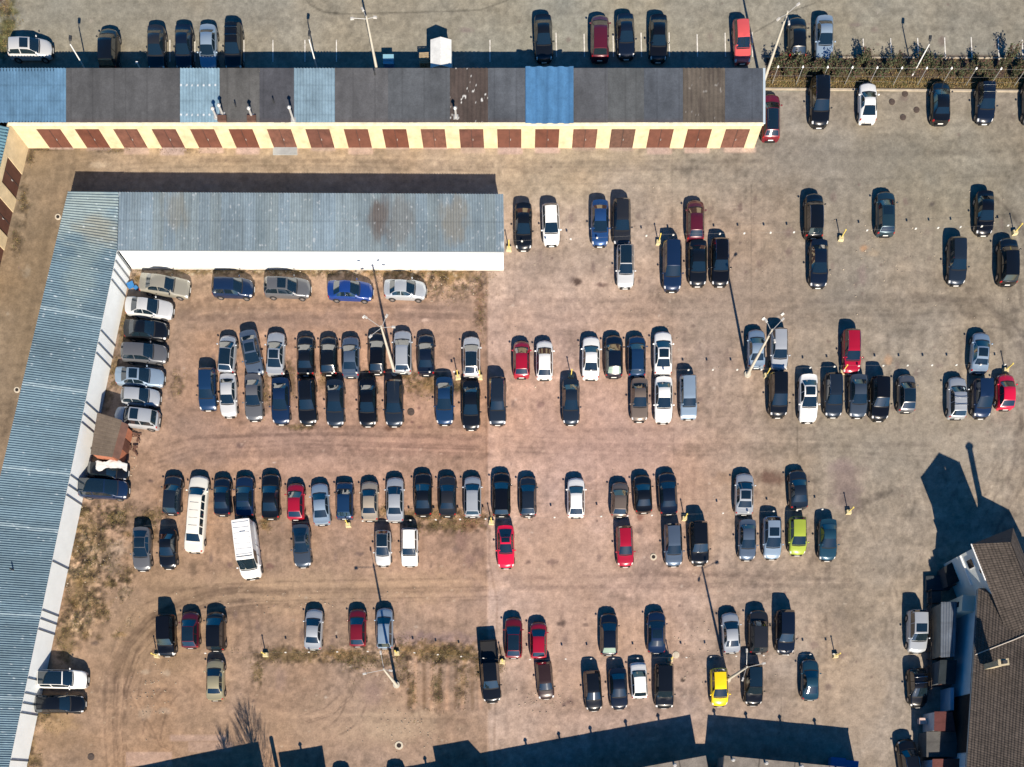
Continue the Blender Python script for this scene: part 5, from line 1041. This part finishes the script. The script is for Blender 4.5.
for (px,py,l) in POSTS:
    root=empty('cable_post',(gx(px),gy(py),0)); tag(root,l,'post','yellow posts carrying the row cables')
    m=MB(); m.box((0,0,.15),(.55,.42,.36),random.uniform(-.2,.2),0,.86); m.build('base',YB,root)
    m=MB(); m.tube([(0,.02,.3),(0,.02,1.38)],.05,8); m.tube([(0,.02,1.38),(0,.02,1.44)],.08,8); m.build('pole',YP,root)
def cable(label,posts,plates):
    root=empty('row_cable',(gx(posts[0][0]),gy(posts[0][1]),0)); off=(-gx(posts[0][0]),-gy(posts[0][1]),0); tag(root,label,'cable','cables strung along the parking rows')
    xs=[p[0] for p in posts]
    def yat(x): return float(np.interp(x,xs,[p[1] for p in posts]))
    m=MB(); pts=[]
    for (a,b) in zip(posts[:-1],posts[1:]):
        for i in range(9):
            t=i/8; x=a[0]+(b[0]-a[0])*t; y=a[1]+(b[1]-a[1])*t; pts.append((gx(x),gy(y)+.02,1.37-.10*math.sin(math.pi*t)))
    m.tube(pts,.004,4); m.build('cable',mat('steel_cable',(.12,.12,.12),.5),root,loc=off)
    wp=mat('white_number_plate',(.62,.61,.57),.6)
    for x in plates:
        if xs[0]<=x<=xs[-1]:
            m=MB(); m.box((gx(x),gy(yat(x))+.02,1.24),(.17,.07,.18),random.uniform(-.3,.3)); m.build('number_plate',wp,root,loc=off)
row=lambda x0,x1,st=24: [x0+st*i for i in range(int((x1-x0)/st)+1)]
cable('thin cable hung with white plates along the first double row',[p[:2] for p in POSTS[0:4]],[522,546,570,596,644.5,671,717,741,767,790,862,910,932,954,975,1001])
cable('thin cable hung with white plates along the left half of the second double row',[(200,381),(320,379.5),(458,378),(480,378)],row(215,470))
cable('thin cable hung with white plates along the right half of the second double row',[p[:2] for p in POSTS[6:10]],row(590,1000))
cable('thin cable hung with white plates along the third double row',[(150,530)]+[p[:2] for p in POSTS[10:14]],[365,389,412,437,461,486,529,554,600,626,650,720,745,770,793,818])
cable('thin cable hung with white plates along the fourth double row',[p[:2] for p in POSTS[14:20]],[180,210,289,312,340,370,416,439,462,484,530,565,590,612,636,684,708,733,760,784,806,829])
# manholes, wells
DKR=mat('cast_iron',(.075,.055,.045),.7,noise=(4,.3)); PALEC=mat('pale_well_ring',(.52,.46,.36),.85,noise=(3,.15))
def cover(px,py,r,lab,ring=False,hole=False):
    root=empty('manhole_cover',(gx(px),gy(py),0)); tag(root,lab,'manhole cover')
    m=MB(); m.tube([(0,0,-.04),(0,0,.035)],r,24); m.build('ring',PALEC if ring else DKR,root)
    m=MB(); m.tube([(0,0,.03),(0,0,.05)],r*(.55 if ring else .8),20)
    if not hole: 
        for i in range(-2,3): m.box((0,i*r*.28,.052),(r*1.1,.03,.01))
    m.build('lid',mat('dark_opening',(.02,.016,.014),.9) if hole else (DKR if not ring else PALEC),root)
for a,b,l in [(905,94,'upper manhole cover of four below the hedge strip'),(892,102,'left manhole cover of four below the hedge strip'),(916.5,110,'right manhole cover of four below the hedge strip'),(903,117.5,'lowest manhole cover of four below the hedge strip')]: cover(a,b,.30,l)
cover(676,655,.34,'pale round well cover beside the dark boxy SUV',True); cover(653.5,557,.33,'square-holed pale well between red and slate estate cars',True,True)
cover(399,745.5,.42,'pale well ring with a dark hole near the bottom edge',True,True); cover(58,217,.30,'small pale well ring beside the warehouse roof',True,True); cover(17,390,.30,'small pale well ring at the far left beside the roof edge',True,True)
cover(91,757,.34,'dark manhole cover on the dirt at lower left'); cover(411,412,.36,'reddish manhole cover right of the dark slate estate car')
# behind the garage row
def bin_():
    x,y=W(388.5,60,1.2); root=empty('waste_bin',(x,y,0)); tag(root,'blue wheeled waste container standing behind the garage row','waste bin')
    m=MB(); m.box((0,0,.70),(.85,.75,1.05),0,0,1.18); m.build('body',mat('blue_plastic',(.03,.16,.40),.45),root)
    m=MB(); m.box((0,.16,1.29),(1.06,.6,.08)); m.box((0,-.30,1.26),(1.06,.3,.05)); m.build('lid',mat('pale_blue_lid',(.22,.42,.52),.5),root)
    for s in(-.35,.35):
        m=MB(); m.tube([(s-.05,-.2,.1),(s+.05,-.2,.1)],.10,10); m.tube([(s-.05,.2,.1),(s+.05,.2,.1)],.10,10); m.build('wheel',TYRE,root)
bin_()
x,y=W(424,58,1.2); root=empty('pallet_stack',(x,y,0)); tag(root,'stack of weathered wooden pallets left of the white cabin','pallets')
for i in range(8):
    m=MB(); r_=random.uniform(-.06,.06)
    for q in(-.38,0,.38): m.box((q,0,.05+i*.16),(.1,1.1,.09),r_)
    for q in(-.46,-.28,-.1,.1,.28,.46): m.box((0,q,.115+i*.16),(.95,.12,.025),r_)
    m.build('pallet',mat('pallet_wood',(.34,.26,.16),.9,noise=(3,.3)),root)
def cabin():
    x0,x1=gx(NX+(430.3-NX)*.972),gx(NX+(451.3-NX)*.972); yn=gy(59.5); ys=gy(87); xc=(x0+x1)/2; w=x1-x0; root=empty('white_cabin',(xc,(yn+ys)/2,0)); tag(root,'white box cabin with a shallow gabled roof behind the garage row','cabin')
    l=yn-ys; wm=mat('white_panel',(.66,.67,.65),.6,noise=(1.6,.16))
    m=MB(); m.box((0,0,1.1),(w-.12,l-.12,2.2)); m.add([(-w/2+.06,l/2-.06,2.2),(w/2-.06,l/2-.06,2.2),(0,l/2-.06,2.52)],[(0,1,2),(2,1,0)]); m.build('wall',wm,root)
    m=MB(); 
    for s in(-1,1): m.add([(0,-l/2,2.56),(s*w/2,-l/2,2.24),(s*w/2,l/2,2.24),(0,l/2,2.56),(0,-l/2,2.50),(s*w/2,-l/2,2.18),(s*w/2,l/2,2.18),(0,l/2,2.50)],[(0,1,2,3),(4,7,6,5),(1,5,6,2),(2,6,7,3),(0,4,5,1)])
    for k in range(1,5): m.box((0,-l/2+k*l/5,2.56),(.10,.05,.03))
    m.build('roof',wm,root)
    m=MB(); m.box((.3,l/2-.04,1.0),(.8,.05,1.9)); m.build('door',mat('grey_door',(.4,.42,.43),.5),root)
cabin()
# odds and ends by the brick shed
def tyre(x,y,z,lab,tilt=0):
    m=MB(); n=18; k=8; vs=[]
    for i in range(n):
        a=2*math.pi*i/n
        for j in range(k):
            b=2*math.pi*j/k; rr=.25+.085*math.cos(b); vs.append((rr*math.cos(a),rr*math.sin(a),.085*math.sin(b)))
    m.add(vs,[(i*k+j,((i+1)%n)*k+j,((i+1)%n)*k+(j+1)%k,i*k+(j+1)%k) for i in range(n) for j in range(k)])
    o=m.build('old_tyre',TYRE,None,True,(x,y,z+.09)); o.rotation_euler=(tilt,0,random.uniform(0,3)); return tag(o,lab,'tyre','old tyres behind the brick shed')
for i,py in enumerate((413,420,427,434,441,448)):
    px=96.5-.21*(py-413)
    for k in range(3 if i%2 else 2): tyre(*W(px+random.uniform(-.5,.5),py,.3),k*.18,'old black tyre piled between the white wall and the brick shed')
for i,(px,py) in enumerate([(86.5,449.5),(88,454)]):
    x,y=W(px,py,.2); m=MB(); m.tube([(x-.25,y,.12),(x-.1,y+.05,.24),(x+.12,y,.22),(x+.3,y-.02,.1)],[.10,.22,.24,.12],10); tag(m.build('white_sack',mat('white_sack',(.75,.75,.72),.9),None,True),['upper','lower'][i]+' of two white sacks dumped beside the brick shed','sack')
def drape():
    nx,ny=40,18; u=np.linspace(0,1,nx); v=np.linspace(0,1,ny); U,V=np.meshgrid(u,v); cx,cy=W(111,468.5,1.0)
    X=(U-.5)*3.2; Y=(V-.5)*.95; n=fbm(X,Y,.5,3,71); Y=Y*(.55+.45*np.abs(np.sin(X*2.3+.6)))+.22*np.sin(X*2.1)+(n-.5)*.3+.18
    zt=np.interp(X,[-1.8,-1.2,-.4,.5,1.0,1.6,1.9],[.98,1.44,1.53,1.5,1.10,.98,.72]); Z=zt-.30*np.clip(np.abs(Y)-.45,0,1)**1.2+n*.10+.02
    a=R(-4); Xr=cx+X*math.cos(a)-Y*math.sin(a); Yr=cy+X*math.sin(a)+Y*math.cos(a)
    me=grid_mesh('sheet',Xr,Yr,Z,None,mat('white_sheeting',(.62,.62,.60),.7)); o=link('plastic_sheet',me); tag(o,'crumpled white sheeting lying over the black car below the brick shed','sheet')
drape()
x,y=gx(131.5),gy(286); m=MB(); m.box((x,y,.16),(.6,.45,.3),.4,0,1.1); m.box((x+.5,y-.25,.12),(.35,.3,.22),.9); tag(m.build('blue_crate',mat('blue_plastic',(.03,.16,.40),.45)),'small blue crates by the white wall near the champagne sedan','crate')
for (px,py,lab) in [(138,438,'broken brown board left of the dirt by the brick shed door'),(133,452,'dark scrap heap near the brick shed corner')]:
    m=MB(); 
    for k in range(5): m.box((gx(px)+random.uniform(-.4,.4),gy(py)+random.uniform(-.4,.4),.08+.05*k),(random.uniform(.3,.8),random.uniform(.08,.25),.05),random.uniform(0,3))
    tag(m.build('scrap_heap',RUST),lab,'scrap')
# litter
for (px,py,lab) in [(763.5,319,'white scrap of paper on the asphalt left of a silver estate'),(782.5,314.5,'tiny white scrap of paper above the silver estate'),(364,317,'torn cardboard on the dirt beside the lamp shadow')]:
    m=MB(); m.box((gx(px),gy(py),.03),(.35,.22,.02),.7); tag(m.build('paper_scrap',mat('paper',(.75,.72,.66),.9)),lab,'litter')
# shrubs and fence in the hedge strip
LEAF=[mat('leaf_green',(.048,.062,.024),.8),mat('leaf_olive',(.075,.062,.028),.8),mat('twig_red',(.080,.040,.030),.85)]
def shrub_mesh(seed):
    r=random.Random(seed); m=MB(); h=r.uniform(1.2,2.2)
    tw=MB()
    for k in range(16):
        a=r.uniform(0,6.28); e=r.uniform(.25,.75); tip=(e*math.cos(a)*.75,e*math.sin(a)*.75,h*r.uniform(.65,1))
        tw.tube([(0,0,-.05),(tip[0]*.4,tip[1]*.4,tip[2]*.5),tip],[.025,.016,.006],4)
        for q in range(26):
            t=r.uniform(.3,1); x,y,z=[c*t+r.gauss(0,.10) for c in tip]; s=r.uniform(.05,.11); b=r.uniform(0,6.28); dz=r.uniform(-.06,.06)
            m.add([(x-s*math.cos(b),y-s*math.sin(b),z),(x+s*.5*math.sin(b),y-s*.5*math.cos(b),z+dz),(x+s*math.cos(b),y+s*math.sin(b),z),(x-s*.5*math.sin(b),y+s*.5*math.cos(b),z-dz)],[(0,1,2,3)],r.choice([0,0,0,1,2] if seed%3 else [1,0,2,0]))
    return m.mesh('foliage',LEAF),tw.mesh('stems',[LEAF[2]])
SH=[shrub_mesh(i) for i in range(6)]
n=0; px=770.0
while px<1046:
    if True:
        x,y=gx(px),gy(random.uniform(64,80)); root=empty('shrub',(x,y,0),random.uniform(0,6)); s=random.uniform(.75,1.2); root.scale=(s,s,s*random.uniform(.7,1.05))
        tag(root,'low half bare shrub in the hedge strip behind the wire fence','shrub','shrubs in the hedge strip')
        a=SH[n%6]; link('foliage',a[0],root); link('stems',a[1],root); n+=1
    px+=random.uniform(3.6,7.5)
def fence():
    root=empty('wire_fence',(gx(766),gy(84),0)); tag(root,'wire fence with white capped posts along the hedge strip','fence')
    m=MB(); L=(1050-766)*S
    for z in(.4,1.0,1.95): m.tube([(0,0,z),(L,-.25,z)],.006 if z<1.9 else .009,4)
    m.build('wire',mat('dark_wire',(.10,.10,.10),.6),root)
    for i in range(13):
        x=.6+i*2.42
        if x>L: break
        m=MB(); m.tube([(x,-.25*x/L,-.05),(x,-.25*x/L,2.0)],.035,6); o=m.build('post',mat('grey_post',(.25,.25,.24),.6),root)
        m=MB(); m.tube([(x,-.25*x/L,2.0),(x,-.25*x/L,2.12)],[.10,.06],8); m.build('cap',mat('white_cap',(.85,.85,.82),.5),o)
fence()
# bare poplar behind the south garages: only its shadow reaches the yard
def tree(label,px,py,H,seed,spread=.16):
    r=random.Random(seed); root=empty('bare_tree',(gx(px),gy(py),0)); tag(root,label,'tree')
    m=MB(); m.tube([(0,0,-.1),(.05,.03,H*.5),(0,0,H)],[.20,.12,.02],8); m.build('trunk',mat('bark',(.10,.08,.06),.9),root)
    c=MB()
    for k in range(150):
        z=H*r.uniform(.22,.97); a=r.uniform(0,6.28); l=(H-z)*spread*1.6+.4; up=l*r.uniform(1.2,2.2)
        p1=(l*.5*math.cos(a),l*.5*math.sin(a),z+up*.4); p2=(l*math.cos(a),l*math.sin(a),min(H,z+up)); c.tube([(0,0,z),p1,p2],[.022,.013,.004],4)
        for q in range(5):
            t=r.uniform(.3,1); b=[p1[i]*(1-t)+p2[i]*t for i in range(3)]; a2=a+r.gauss(0,.9); e=r.uniform(.3,.9)
            c.tube([b,(b[0]+e*.45*math.cos(a2),b[1]+e*.45*math.sin(a2),b[2]+e)],[.012,.004],3)
    c.build('crown',mat('bark',(.10,.08,.06),.9),root)
tree('tall bare poplar below the lower edge casting a feathery shadow',271,835,9.4,5); tree('small bare tree below the lower edge beside the poplar',242,828,6.6,6,.12)
